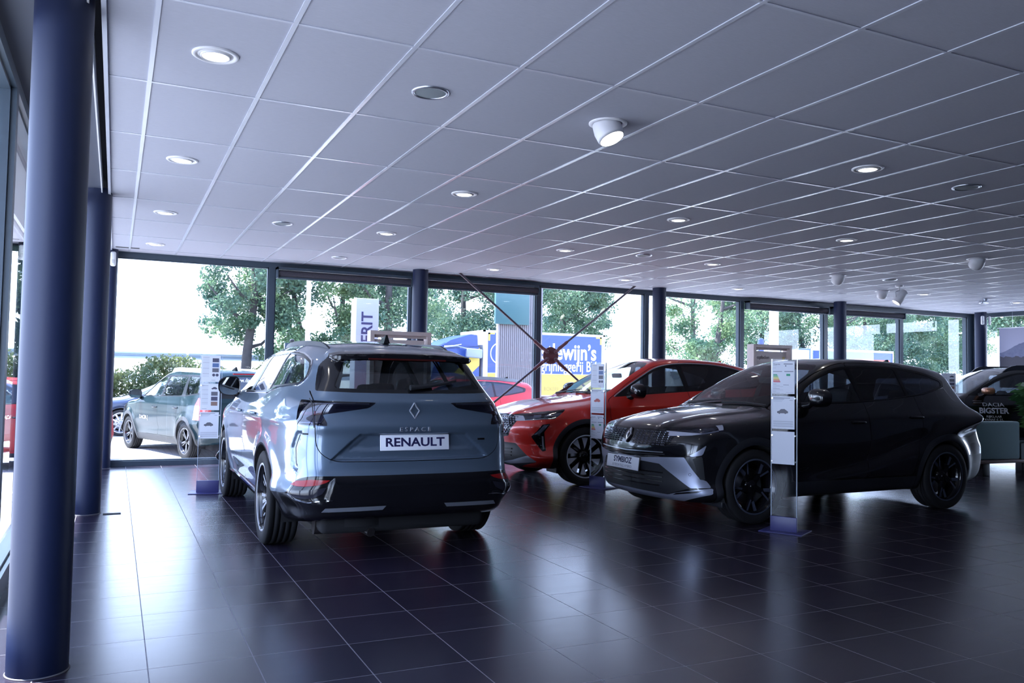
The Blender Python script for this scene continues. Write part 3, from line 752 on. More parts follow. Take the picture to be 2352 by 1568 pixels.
    # wheel openings
    for xa in C.axles:
        for q in (1,-1): C.cut(lambda V,xa=xa:np.hypot(V[:,0]-xa,V[:,2]-.36)-.425,'arch_trim|%d%d'%(xa>0,q),lambda c,xa=xa,q=q:(c[:,1]*q>.5)&(c[:,2]<.86)&(abs(c[:,0]-xa)<.6))
        C.cut(lambda V,xa=xa:np.hypot(V[:,0]-xa,V[:,2]-.36)-.405,None,lambda c,xa=xa:(np.abs(c[:,1])>.5)&(abs(c[:,0]-xa)<.6))
    # front end (turned away)
    C.front(rp([(-.2,.80),(.48,.80),(.60,.70),(.50,.40),(-.2,.36)],.04),'grille')
    C.front(rp([(.45,.86),(.80,.88),(.80,.78),(.55,.78)],.03),'headlamp')
    # shut lines
    lr=lambda c:np.abs(c[:,1])>.4
    C.gap(fd,(0,2),lr,only=('fdoor|L','fdoor|R','rdoor|L','rdoor|R','body'));C.gap(rd,(0,2),lr,only=('rdoor|L','rdoor|R','body'))
    C.gap(tg,(1,2),lambda c:(c[:,0]<-1.95)&(c[:,2]<1.20),mirror=True,w=.0026)
    C.gap([(1.2,-.1),(1.15,.70),(1.8,.76),(2.2,.66),(2.28,-.1)],(0,1),lambda c:(c[:,2]>.85),mirror=True,only=('body',))
    mats=dict(body=P_blue,tailgate=P_blue,fdoor=P_blue,rdoor=P_blue,bumper_cover=M_gloss,tail_lamp=G_lens,rear_window=G_light2,rear_screen_border=M_gloss,spoiler_lip=M_gloss,windscreen=G_clear,sill=M_gloss,
      pillar_trim=M_trim,fwin=G_side,rwin=G_side,qwin=G_side,arch_trim=M_gloss,grille=M_gloss,headlamp=M_lens)
    dn=lambda s_:(lambda t:s_+'|'+t.split('|')[1])
    C.emit(root,mats,offs=dict(rear_window=-.002,fwin=-.003,rwin=-.003,qwin=-.003),names=dict(fdoor='door',rdoor='door',fwin='door_window',rwin='door_window',qwin='quarter_window'),
      parents=dict(fwin=dn('fdoor'),rwin=dn('rdoor'),rear_window='tailgate'))
    C.lining(root,('fwin','rwin','qwin','windscreen','rear_window','tail_lamp','bumper_cover','grille','arch_trim','sill'),M_cabin,.62)
    C.arches(root,M_under)
    out=C.out
    # lamps: inner glow bars and housings behind the smoked cover
    N=C.grad(C.V); N/=np.linalg.norm(N,axis=1)[:,None]+1e-9
    for q in 'LR':
        t='tail_lamp|'+q; fs=C.groups[t]; idx=np.unique(np.concatenate([np.asarray(f) for f in fs])); mp=dict(zip(idx.tolist(),range(len(idx))))
        mesh_obj('lamp_housing',C.V[idx]-N[idx]*.035,[[mp[a] for a in f] for f in fs],mat('lamp_inner',(.05,.052,.08),.25,.4),out[t],True)
        s=1 if q=='L' else -1
        for pts,w in (([(.33,1.118),(.6,1.122),(.84,1.124)],.010),([(.64,1.03),(.66,.99),(.84,.985)],.008)):
            o=C.ribbon([(s*a,b) for a,b in pts],'r',w,.006,M_lampin,out[t],'light_bar',off=-.018,n=14)
        C.ribbon([(s*.705,1.15),(s*.705,.95)],'r',.008,.003,M_dark,out[t],'lamp_joint',off=-.001,n=10)
        C.ribbon([(s*.655,1.06),(s*.80,1.05),(s*.86,1.03)],'r',.030,.004,mat('lamp_red_dim',(.16,.02,.03),.2),out[t],'light_bar',off=-.022,n=10)
        # reflectors, fog bezels, bright bumper blades
        def patch(P,name,m_,off=.002,par=out['bumper_cover'],nn=10):
            P=np.array(P,float); k=len(P)//2; A=P[:k];B=P[k:][::-1]; tt=np.linspace(0,k-1,nn); A=np.stack([np.interp(tt,range(k),A[:,i]) for i in (0,1)],1);B=np.stack([np.interp(tt,range(k),B[:,i]) for i in (0,1)],1)
            G=np.concatenate([A*(1-u)+B*u for u in (0,.33,.67,1)]); G[:,0]*=s
            Q=C.lift(G,'r'); Q=Q+C.nrm(Q)*off; f=[]
            for r_ in range(3):
                for i in range(nn-1): f.append((r_*nn+i,r_*nn+i+1,(r_+1)*nn+i+1,(r_+1)*nn+i))
            return mesh_obj(name,Q,f,m_,par,True)
        patch([(.60,.592),(.72,.596),(.80,.580),(.83,.55),(.805,.545),(.75,.548),(.68,.558),(.625,.575)],'reflector',M_redlens,.004)
        patch([(.62,.545),(.70,.530),(.79,.52),(.835,.515),(.83,.475),(.78,.466),(.71,.470),(.65,.50)],'fog_lamp_cover',M_lens,.003)
        C.ribbon([(s*.58,.455),(s*.66,.452),(s*.74,.440),(s*.82,.458),(s*.85,.49)],'r',.006,.006,M_chrome,out['bumper_cover'],'bumper_chrome_strip',n=24)
        patch([(.215,.412),(.42,.409),(.628,.404),(.650,.376),(.43,.380),(.238,.384)],'bumper_blade',mat('blade_silver',(.42,.45,.52),.25,.7),.008)
        C.ribbon([(-2.25,.905),(-2.17,.905),(-2.115,.80),(-2.135,.685),(-2.19,.66)],'s',.013,.002,M_dark,root,'vent_slot',sgn=s,off=-.001,n=30)
        # bright window surround
        C.ribbon([(p[0],p[1]) for p in dlo[::2]],'s',.017,.006,M_chrome,root,'window_surround',sgn=s,closed=True)
        C.ribbon([(-.985,1.185),(-.905,1.495)],'s',.022,.005,M_chrome,root,'pillar_strip',sgn=s,n=8)
        C.ribbon([(.96,.335),(-.95,.335)],'s',.030,.010,M_chrome,out['sill'],'sill_strip',sgn=s,n=20)
        handle(out['fdoor|'+q],C,.12,.975,s,P_blue);handle(out['rdoor|'+q],C,-.78,.99,s,P_blue)
        mirror(root,C,.80,1.145,s,M_gloss,1.0,.02,.86,1.12)
    # tailgate dressing
    xr0=float(C.xrs(0.0,.83))
    box_plate(out['tailgate'],frame_m((xr0-.010,-.01,.842),(0,-1,0),(.10,0,1),(-1,0,.10)),.52,.112,[('RENAULT',.086,0,.0022,1.20,M_navy)],frame=False)
    car_text(C,out['tailgate'],'ESPACE',.040,'r',0,.938,M_bright,'lettering',ext=.003,bold=.0,sx=1.25,space=1.55)
    nn=C.nrm(C.lift([(0,1.07)],'r'))[0]
    diamond_logo(out['tailgate'],frame_m((float(C.xrs(0,1.07))-.004,0,1.07),(0,-1,0),Vector(nn).cross(Vector((0,-1,0))),nn),.088,.128,M_bright)
    b=MB(); b.rbox(-.032,.032,-.007,.007,0,.004,.002,frame_m((float(C.xrs(-.53,.86))-.002,-.53,.86),(0.2,-1,0),(0,0,1),(-1,-.2,0))); b.build('badge',M_gloss,out['tailgate'])
    nb=C.lift([(0.02,1.235),(-.10,1.245),(-.22,1.262),(-.36,1.29)],'r')
    wiper(out['tailgate'],[(p[0]-.03,p[1],p[2]) for p in nb],M_plast,.013)
    hb=MB(); hb.box(-.30,.30,-.006,.006,0,.004,frame_m((-2.162,0,1.44),(0,-1,0),(0,0,1),(-1,0,0))); hb.build('brake_light',mat('lamp_red_dark',(.045,.004,.004),.3),out['spoiler_lip'])
    roof_rail(root,C,[(.30,.47),(-.3,.52),(-1.0,.525),(-1.72,.485)],mat('rail_grey_black',(.022,.024,.034),.5),.030,.026)
    fin(root,C,-1.52,M_gloss)
    gl=MB()
    # underbody, silencer and exhaust
    u=MB(); u.rbox(-2.20,1.9,-.62,.62,.19,.34,.04); u.build('underbody',M_under,root)
    e=MB(); e.cyl(.105,-.33,.33,24,TRS((-1.98,.30,.265),PI/2,0,0)@Matrix.Scale(.62,4,(1,0,0))); e.tube([(-2.0,.30,.20),(-2.12,.28,.20),(-2.20,.26,.19)],.032,12); e.tube([(-2.02,-.02,.225),(-2.16,-.02,.225)],.04,12)
    e.build('exhaust',mat('exhaust_steel',(.10,.09,.09),.35,.8),root)
    t=MB(); t.cyl(.28,-.05,.05,28,TRS((-1.95,.33,.29))); t.build('spare_wheel_tray',M_under,root)
    for xa in C.axles:
        for s in (1,-1):
            wheel(root,xa,s*.795,s,.36,.258,.235,SP_ESP,dict(CARM,caliper=mat('caliper_red',(.3,.02,.03),.4)))
    for s in (1,-1):
        seat(root,.25,s*.37,M_seat); 
    seat(root,-.72,.42,M_seat,.48);seat(root,-.72,-.42,M_seat,.48);seat(root,-.72,0,M_seat,.30)
    dashboard(root,.95,1.03,.68)
    rm=MB(); rm.rbox(-.02,.02,-.11,.11,-.03,.03,.012,TRS((.50,0,1.36),0,.2,0)); rm.build('cabin_mirror',M_cabin,root)
    return root
G_side=glass('car_glass_green',(.30,.36,.38),1.3); G_light2=glass('car_glass_rear_tint',(.16,.18,.20),.7)
# ---------------------------------------------------------------- shapes of the other cars
def make_symbioz():
    return Car(nside=.97,
      wsec=lin([(.1,.74),(.2,.79),(.28,.83),(.40,.862),(.55,.878),(.70,.884),(.82,.880),(.92,.868),(1.0,.850),(1.07,.815),(1.14,.775),(1.25,.715),(1.38,.645),(1.47,.59),(1.6,.52)],.028),
      taper=lin([(-2.5,.25),(-2.2,.155),(-1.9,.065),(-1.5,.008),(-1.1,0),(1.1,0),(1.6,.012),(2.0,.05),(2.3,.12)],.10),
      gtap=lin([(-2.5,.14),(-2.0,.08),(-1.4,.02),(-1,0),(.2,0),(1.0,.06),(2.3,.1)],.15),
      zt=lin([(-2.8,1.16),(-2.05,1.425),(-1.85,1.47),(-1.5,1.522),(-1.0,1.570),(-.5,1.585),(-.15,1.568),(.12,1.512),(.45,1.37),(.92,1.110),(1.05,1.060),(1.25,1.040),(1.6,.998),(1.9,.935),(2.04,.885),(2.12,.83),(2.3,.5)],.05),
      zb=lin([(-2.5,.36),(-2.1,.29),(-1.7,.235),(-1,.215),(1,.205),(1.8,.20),(2.3,.205)],.08),
      xf=lin([(0,1.98),(.2,2.07),(.26,2.12),(.33,2.135),(.45,2.14),(.60,2.165),(.66,2.165),(.75,2.15),(.88,2.11),(1.0,2.02),(1.4,1.7)],.022),
      xr=lin([(0.1,-2.0),(.26,-2.12),(.35,-2.22),(.48,-2.24),(.64,-2.235),(.72,-2.16),(.85,-2.10),(1.0,-2.045),(1.04,-2.03),(1.08,-2.01),(1.25,-1.96),(1.40,-1.90),(1.6,-1.79)],.018),
      bf=.30,br=.17,pf=2.3,kside=.1,kend=.11,ktop=.10,crown=.03,axles=(-1.319,1.319),wr=.343,arch=.385,flare=.024,hcrown=.045,
      creases=[(lin([(-2.4,.99),(-1.2,.985),(1.9,.93)],.1),lin([(-2.4,.008),(-1.4,.016),(-.6,.006),(1.0,.004),(1.8,0)],.1),.04),
               (lin([(-1.2,.80),(-.2,.55),(1.0,.38)],.15),lin([(-1.10,0),(-.86,-.055),(.4,-.050),(.95,0)],.05),.085)],
      relief=[('t',[(2.2,.30),(2.2,.42),(1.0,.60),(1.0,.50)],.010,.035)],
      box=(-2.42,2.34,1.0,.10,1.66),xmidr=-1.7,xmidf=1.55)
def make_rafale():
    return Car(nside=.97,
      wsec=lin([(.1,.76),(.2,.81),(.28,.85),(.40,.885),(.55,.905),(.72,.915),(.85,.908),(.95,.895),(1.02,.875),(1.09,.84),(1.16,.800),(1.28,.735),(1.40,.665),(1.50,.60),(1.65,.53)],.028),
      taper=lin([(-2.6,.19),(-2.3,.11),(-2.0,.05),(-1.5,.005),(-1.1,0),(1.1,0),(1.7,.012),(2.1,.05),(2.45,.12)],.10),
      gtap=lin([(-2.5,.16),(-2.0,.10),(-1.4,.03),(-1,0),(.2,0),(1.0,.06),(2.3,.1)],.15),
      zt=lin([(-2.9,.90),(-2.36,1.12),(-2.15,1.22),(-1.8,1.40),(-1.4,1.53),(-1.0,1.605),(-.5,1.635),(-.1,1.632),(.15,1.598),(.5,1.45),(1.02,1.165),(1.14,1.105),(1.3,1.078),(1.7,1.03),(2.0,.955),(2.16,.895),(2.25,.83),(2.45,.5)],.05),
      zb=lin([(-2.6,.36),(-2.2,.29),(-1.8,.235),(-1,.215),(1,.205),(1.8,.21),(2.4,.225)],.08),
      xf=lin([(0,2.10),(.2,2.20),(.28,2.265),(.36,2.285),(.5,2.27),(.62,2.30),(.70,2.305),(.82,2.27),(.93,2.24),(1.05,2.14),(1.4,1.8)],.022),
      xr=lin([(0.1,-2.1),(.26,-2.26),(.35,-2.36),(.48,-2.40),(.7,-2.39),(.9,-2.36),(1.05,-2.38),(1.12,-2.37),(1.2,-2.30),(1.5,-2.0)],.02),
      bf=.32,br=.18,pf=2.3,kside=.1,kend=.11,ktop=.10,crown=.03,axles=(-1.369,1.369),wr=.363,arch=.405,flare=.026,hcrown=.05,
      creases=[(lin([(-2.4,1.02),(-1.2,1.01),(1.9,.95)],.1),lin([(-2.4,.008),(-1.4,.020),(-.6,.008),(1.0,.010),(1.9,.008)],.1),.04),
               (lin([(-1.2,.62),(1.0,.42)],.15),lin([(-1.25,0),(-.85,-.028),(.7,-.035),(1.05,0)],.08),.10)],
      relief=[('t',[(2.35,.34),(2.3,.46),(1.1,.62),(1.1,.52)],.012,.035)],
      box=(-2.58,2.50,1.03,.10,1.70),xmidr=-1.8,xmidf=1.65)
# END SHAPES

P_black=paint('paint_black',(.006,.006,.008),.2,.25); P_red=paint('paint_red',(.66,.018,.008),.12,.32)
M_clad=mat('cladding_plastic',(.014,.015,.02),.5,noise=.1,nscale=200)
def solid_patch(C,quad,axis,name,m_,par,off=.004,th=0,sgn=1,n=(6,4)):
    """four corner points (2D) -> panel lying on the skin"""
    q=np.array(quad,float); nu,nv=n; U,Vv=np.meshgrid(np.linspace(0,1,nu),np.linspace(0,1,nv)); U=U.ravel()[:,None];Vv=Vv.ravel()[:,None]
    P=(1-U)*(1-Vv)*q[0]+U*(1-Vv)*q[1]+U*Vv*q[2]+(1-U)*Vv*q[3]
    Q=C.lift(P,axis,sgn); N=C.nrm(Q); Q=Q+N*off
    f=[(j*nu+i,j*nu+i+1,(j+1)*nu+i+1,(j+1)*nu+i) for j in range(nv-1) for i in range(nu-1)]
    return mesh_obj(name,Q,f,m_,par,True)
def chips(C,root,rows,m_,name,off=.003,th=.010,inside=None):
    """many small raised facets across a grille: list of (y,z,w,h,slant)"""
    P=[];
    for (y,z,w,h,sl) in rows: P+= [(y-w/2-sl,z-h/2),(y+w/2-sl,z-h/2),(y+w/2+sl,z+h/2),(y-w/2+sl,z+h/2)]
    P=np.array(P)
    if inside is not None:
        c=P.reshape(-1,4,2).mean(1); k=pdist(inside,c[:,0],c[:,1])<-.008; P=P.reshape(-1,4,2)[k].reshape(-1,2)
    Q=C.lift(P,'f'); N=C.nrm(Q); n=len(P)//4; v=[];f=[]
    for i in range(n):
        q=Q[4*i:4*i+4]; nn=N[4*i]
        v+=list(q+nn*off)+[ (q[2]+q[3])/2*.55+(q[0]+q[1])/2*.45+nn*(off+th)]
        b=5*i; f+=[(b,b+1,b+4),(b+1,b+2,b+4),(b+2,b+3,b+4),(b+3,b,b+4)]
    return mesh_obj(name,v,f,m_,root)
def std_cuts(C,S):
    xa0,xa1=C.axles
    C.top(S['ws'],'windscreen',lambda c:(c[:,0]>.1)&(C.nrm(c)[:,2]>.3))
    C.rear(S['rg'],'rear_window',lambda c:(C.nrm(c)[:,0]<-.25))
    C.side(S['fd'],'fdoor');C.side(S['rd'],'rdoor')
    C.side([(3,S['sill']),(-3,S['sill']),(-3,.05),(3,.05)],'sill',flt=lambda c:(c[:,0]>xa0-.5)&(c[:,0]<xa1+.4))
    C.tags=['sill' if t.startswith('sill') else t for t in C.tags]
    C.side(S['dlo'],'pillar_trim')
    for k in ('fw','rw','qw'):
        if k in S: C.side(S[k],{'fw':'fwin','rw':'rwin','qw':'qwin'}[k])
    lr=lambda c:np.abs(c[:,1])>.4
    for xa in C.axles:
        for q in (1,-1):
            C.cut(lambda V,xa=xa:np.hypot(V[:,0]-xa,V[:,2]-C.wr)-S['clad'],'arch_trim|%s%s'%('F' if xa>0 else 'B','L' if q>0 else 'R'),lambda c,xa=xa,q=q:(c[:,1]*q>.5)&(c[:,2]<.95)&(abs(c[:,0]-xa)<.62)&(c[:,2]>.12))
        C.cut(lambda V,xa=xa:np.hypot(V[:,0]-xa,V[:,2]-C.wr)-C.arch,None,lambda c,xa=xa:(np.abs(c[:,1])>.5)&(abs(c[:,0]-xa)<.6))
    pnl=('fdoor|L','fdoor|R','rdoor|L','rdoor|R','body')
    C.gap(S['fd'],(0,2),lr,only=pnl);C.gap(S['rd'],(0,2),lr,only=('rdoor|L','rdoor|R','body'))
    C.cut(lambda V:np.abs(pdist(S['hood'],V[:,0],np.abs(V[:,1])))-.003,None,lambda c:(c[:,2]>.80)&(c[:,0]>.7),('body',))
    C.cut(lambda V:pdist(S['hood'],V[:,0],np.abs(V[:,1])),'bonnet',lambda c:(c[:,2]>.80)&(c[:,0]>.7),('body',))
def std_emit(C,root,S,mats,extra_parents={}):
    dn=lambda s_:(lambda t:s_+'|'+t.split('|')[1])
    m=dict(body=S['paint'],bonnet=S['paint'],fdoor=S['paint'],rdoor=S['paint'],sill=M_clad,arch_trim=S.get('archm',M_clad),pillar_trim=M_trim,windscreen=G_clear,rear_window=G_priv,fwin=S.get('fglass',G_light),rwin=G_priv,qwin=G_priv)
    m.update(mats)
    pr=dict(fwin=dn('fdoor'),rwin=dn('rdoor')); pr.update(extra_parents)
    C.emit(root,m,offs=dict(fwin=-.003,rwin=-.003,qwin=-.003,arch_trim=.003,**S.get('offs',{})),names=dict(fdoor='door',rdoor='door',fwin='door_window',rwin='door_window',qwin='quarter_window',**S.get('names',{})),parents=pr)
    skip=set(['fwin','rwin','qwin','windscreen','rear_window','arch_trim','sill'])|set(mats.keys())
    C.lining(root,skip,M_cabin,.62)
    C.arches(root,M_under)
def interior(root,xs=(.20,-.72),zd=1.0,xd=.92,w=.37,mirx=.45,mirz=1.34):
    for s in (1,-1):
        seat(root,xs[0],s*w,M_seat); seat(root,xs[1],s*.42,M_seat,.48)
    seat(root,xs[1],0,M_seat,.30,hr=False)
    dashboard(root,xd,zd,.64)
    rm=MB(); rm.rbox(-.02,.02,-.11,.11,-.03,.03,.012,TRS((mirx,0,mirz),0,.2,0)); rm.build('cabin_mirror',M_cabin,root)
def under(root,x0,x1,w=.62,z0=.19,z1=.33):
    u=MB(); u.rbox(x0,x1,-w,w,z0,z1,.04); u.build('underbody',M_under,root)
# ---------------------------------------------------------------- black SUV
SP_SYM=dict(dark=M_gloss,bright=mat('grey_alloy_face',(.07,.08,.12),.35,.2),rot=.25,sets=[
    (5,[([(.045,-.03),(.20,-.028),(.246,-.070),(.250,-.03),(.17,.012),(.05,.03)],0,.055,.07,.035),([(.15,.0),(.248,.028),(.242,.068),(.13,.024)],1,.058,.075,.03),([(.12,-.02),(.24,-.075),(.244,-.055),(.13,-.006)],1,.062,.076,.02)])])
def build_symbioz():
    root=thing('car','black SUV turned towards the left with SYMBIOZ on its white front plate','car',(6.74,6.92,0),math.radians(180.5)); root.scale=(1.01,)*3
    C=make_symbioz(); C.mesh(.0175)
    S=dict(paint=P_black,sill=.36,clad=.455,fglass=G_side,
      ws=rp([(1.02,-.1),(.97,.54),(.88,.66),(.18,.50),(.10,.44),(.075,-.1)],.05),
      rg=rp([(-.2,1.40),(.46,1.39),(.58,1.16),(.55,1.10),(-.2,1.08)],.04),
      fd=rp([(.98,1.04),(.62,1.245),(.30,1.40,.2),(.03,1.49,.1),(-.17,1.525),(-.20,.50),(-.16,.37),(.80,.355),(.86,.44),(.88,.60),(.96,.80)],.04),
      rd=rp([(-.17,1.525),(-.8,1.53,.2),(-1.02,1.51),(-.97,1.10),(-.98,.80),(-.90,.62),(-.86,.47),(-.82,.37),(-.16,.37),(-.20,.50)],.04),
      dlo=rp([(.86,1.10,.03),(.62,1.222,.1),(.32,1.375,.2),(.03,1.468,.2),(-.36,1.502,.3),(-.92,1.495,.2),(-1.30,1.455,.2),(-1.66,1.36,.03),(-1.62,1.285,.03),(-1.16,1.206,.2),(-.54,1.146,.2),(0,1.114,.2)],.05),
      fw=rp([(.66,1.118,.03),(.60,1.205,.06),(.32,1.350,.2),(.03,1.442,.1),(-.135,1.463,.02),(-.165,1.132,.02)],.02),
      rw=rp([(-.20,1.470,.02),(-.36,1.480),(-.86,1.472,.02),(-.865,1.185,.02),(-.54,1.160),(-.215,1.138,.02)],.02),
      qw=rp([(-.90,1.470,.02),(-1.27,1.432,.1),(-1.59,1.350,.03),(-1.57,1.302,.02),(-1.16,1.222),(-.905,1.19,.02)],.02),
      hood=rp([(1.00,-.1),(.97,.60),(1.02,.71),(1.45,.735),(1.72,.70),(1.95,.55),(2.075,.30),(2.09,-.1)],.06),
      names=dict(uppergrille='grille',slot='air_intake',silver='bumper_trim',lowint='air_intake',lipblade='bumper_lip',vent='air_vent'))
    # nose panels first so that the bonnet meets them
    C.front(rp([(-.2,.700),(.530,.700),(.585,.789),(.47,.846),(.26,.852),(.10,.843),(-.2,.840)],.008),'uppergrille',lambda c:c[:,0]>1.9)
    C.front(rp([(-.2,.582),(.26,.582),(.70,.614),(.775,.728),(.735,.742),(.55,.70),(.2,.672),(-.2,.668)],.008),'slot',lambda c:c[:,0]>1.85)
    C.front(rp([(-.2,.545),(.253,.545),(.452,.534),(.735,.339),(.51,.262),(-.2,.268)],.01),'lowint',lambda c:c[:,0]>1.8)
    C.front(rp([(-.2,.584),(.26,.582),(.700,.614),(.794,.424),(.82,.411),(.85,.348),(.732,.337),(.452,.536),(.253,.547),(-.2,.543)],.006),'silver',lambda c:c[:,0]>1.75)
    C.front(rp([(-.2,.272),(.40,.262),(.51,.258),(.60,.285),(.86,.345),(.87,.29),(.62,.205),(.50,.20),(-.2,.215)],.006),'lipblade',lambda c:(c[:,0]>1.7))
    lamp=rp([(2.047,.852),(2.03,.858),(1.80,.905),(1.60,.922),(1.655,.855),(1.93,.809),(2.02,.789),(2.047,.792)],.008)
    C.side(lamp,'headlamp',flt=lambda c:np.abs(c[:,1])>.38)
    C.side(rp([(1.995,.614),(1.85,.733),(1.885,.640)],.006),'silverwing',flt=lambda c:np.abs(c[:,1])>.6)
    C.side(rp([(1.955,.605),(1.888,.632),(1.850,.415),(1.893,.42)],.008),'vent',flt=lambda c:np.abs(c[:,1])>.6)
    C.rear(rp([(.10,.955),(.86,.985),(.86,.80),(.70,.83),(.62,.90),(.10,.92)],.02),'tail_lamp')
    C.side(rp([(-2.4,1.0),(-1.78,.985),(-1.80,.93),(-1.86,.80),(-2.4,.79)],.03),'tail_lamp',flt=lambda c:(np.abs(C.nrm(c)[:,1])>.6))
    C.tags=['tail_lamp' if t.startswith('tail_lamp') else t for t in C.tags]
    C.rear(rp([(-.2,.56),(.9,.56),(.9,.1),(-.2,.1)],.02),'bumper_cover')
    C.side(rp([(-2.4,.56),(-1.85,.50),(-1.68,.40),(-1.68,.1),(-2.4,.1)],.03),'bumper_cover',flt=lambda c:np.abs(C.nrm(c)[:,1])>.6)
    C.tags=['bumper_cover' if t.startswith('bumper_cover') else t for t in C.tags]
    std_cuts(C,S)
    M_sil=mat('satin_bumper_silver',(.40,.43,.55),.34,.6)
    std_emit(C,root,S,dict(uppergrille=M_gloss,slot=M_gloss,silver=M_sil,lowint=M_clad,lipblade=M_sil,headlamp=G_lensc,silverwing=M_sil,vent=M_plast,tail_lamp=M_lens,bumper_cover=M_clad))
    out=C.out
    ug=out['uppergrille']
    rows=[]
    for j,z in enumerate(np.arange(.712,.85,.0185)):
        for i,y in enumerate(np.arange(-.56,.57,.055)): rows.append((y+(j%2)*.0,z,.040,.0135,-.006 if y>0 else .006))
    chips(C,ug,rows,mat('grille_chip',(.20,.21,.25),.20,1),'grille_pattern',.002,.010,inside=[(-.52,.70),(-.58,.785),(-.47,.84),(-.09,.835),(-.055,.70),(.055,.70),(.09,.835),(.47,.84),(.58,.785),(.53,.70)])
    nn=Vector(C.nrm(C.lift([(0,.775)],'f'))[0]); xl=float(C.xfs(0,.772))
    bk=MB(); Ml=frame_m((xl-.004,0,.772),(0,1,0),nn.cross(Vector((0,1,0))),nn)
    bk.prism([(-.045,0),(0,-.082),(.045,0),(0,.082)],0,.010,Ml); b=bk.build('badge_base',M_gloss,ug)
    diamond_logo(b,Ml@Matrix.Translation((0,0,.010)),.085,.155,M_chrome,t=.012)
    ld=[]
    for s in (1,-1):
        q='L' if s>0 else 'R'
        hl=out['headlamp|'+q]
        N=C.grad(C.V); N/=np.linalg.norm(N,axis=1)[:,None]+1e-9
        fs=C.groups['headlamp|'+q]; idx=np.unique(np.concatenate([np.asarray(f) for f in fs])); mp=dict(zip(idx.tolist(),range(len(idx))))
        mesh_obj('lamp_housing',C.V[idx]-N[idx]*.03,[[mp[a] for a in f] for f in fs],mat('lamp_inner',(.05,.052,.08),.25,.4),hl,True)
        solid_patch(C,[(2.035,.80),(1.93,.815),(1.86,.835),(2.02,.845)],'s','lamp_reflector',mat('lamp_white',(.75,.76,.82),.2),hl,-.006,sgn=s)
        solid_patch(C,[(1.70,.862),(1.655,.868),(1.622,.912),(1.685,.905)],'s','daytime_light',mat('lamp_white',(.75,.76,.82),.2),hl,-.004,sgn=s)
        solid_patch(C,[(1.92,.822),(1.70,.858),(1.70,.868),(1.92,.832)],'s','light_bar',M_lampin,hl,-.010,sgn=s)
        for k in range(3):
            xx=1.90-.07*k; solid_patch(C,[(xx,.842+.012*k),(xx-.035,.848+.012*k),(xx-.035,.874+.010*k),(xx,.868+.010*k)],'s','projector',mat('projector_lens',(.03,.035,.06),.05,coat=1),hl,-.012,sgn=s)
        mirror(root,C,.58 if s>0 else .34,1.12,s,P_black,1.0 if s>0 else .8,.05 if s>0 else -.05)
        handle(out['fdoor|'+q],C,-.03,.925,s,P_black);handle(out['rdoor|'+q],C,-.88,.97,s,P_black)
        C.ribbon([(.80,1.103),(0,1.116),(-.54,1.148),(-1.16,1.208),(-1.58,1.283)],'s',.010,.004,M_gloss,root,'window_strip',sgn=s,n=40)
        # sensor disc, fog slot
        m=MB(); yy=float(C.ys(1.97,.44)); P=C.lift([(1.955,.46)],'s',s); n_=Vector(C.nrm(P)[0]); m.lathe([(.012,0),(.013,.002),(.010,.002),(.010,.001)],20,frame_m(P[0],n_.orthogonal(),n_.cross(n_.orthogonal()),n_)); m.build('parking_sensor',M_plast,out['silver'])
        solid_patch(C,[(s*.56,.262),(s*.78,.300),(s*.83,.328),(s*.60,.283)],'f','fog_slot',M_gloss,out['lipblade'],.003)
    # lower intake louvres, radar plate, plate
    lv=MB()
    for z in (.335,.375,.415,.455):
        w=.50-(.06 if z<.37 else .02)
        C.ribbon([(-w,z),(-w/2,z),(0,z),(w/2,z),(w,z)],'f',.012,.012,M_gloss,out['lowint'],'louvre',n=24)
    C.ribbon([(-.50,.645),(0,.632),(.50,.645)],'f',.010,.012,M_satin,out['slot'],'intake_strip',n=30)
    C.ribbon([(-.48,.612),(0,.604),(.52,.628)],'f',.010,.010,M_plast,out['slot'],'louvre',n=30)
    solid_patch(C,[(-.12,.30),(.06,.30),(.06,.44),(-.12,.44)],'f','radar_cover',M_plast,out['lowint'],.006)
    xp=float(C.xfs(0,.51))
    box_plate(root,frame_m((xp+.010,-.045,.508),(0,1,0),(-.12,0,1),(1,0,.12)),.545,.125,[('SYMBIOZ',.078,.020,.0022,.95,M_navy),('E-TECH FULL HYBRID',.036,-.036,0,.95,mat('plate_grey',(.30,.30,.38),.5))])
    # wipers, mirror, antenna
    for y0,y1 in ((-.50,.10),(.05,.60)):
        pts=[(.99+.02,y0,0),(.96,(y0+y1)/2,0),(.93,y1,0)]; z=[float(C.zts(p[0],p[1])) for p in pts]
        wiper(root,[(p[0],p[1],zz+.018) for p,zz in zip(pts,z)],M_plast,.009)
    fin(root,C,-1.42,M_gloss)
    sp=MB(); 
    under(root,-2.05,1.75)
    [MB().rbox(1.60,1.66,a_,a_+.30,.155,.24,.01).build('air_deflector',M_clad,root) for a_ in (.52,-.82)]
    for xa in C.axles:
        for s in (1,-1): wheel(root,xa,s*.775,s,.343,.252,.225,SP_SYM,CARM,steer=math.radians(0))
    interior(root,(.12,-.72),1.0,.84,mirx=.36,mirz=1.33)
    return root
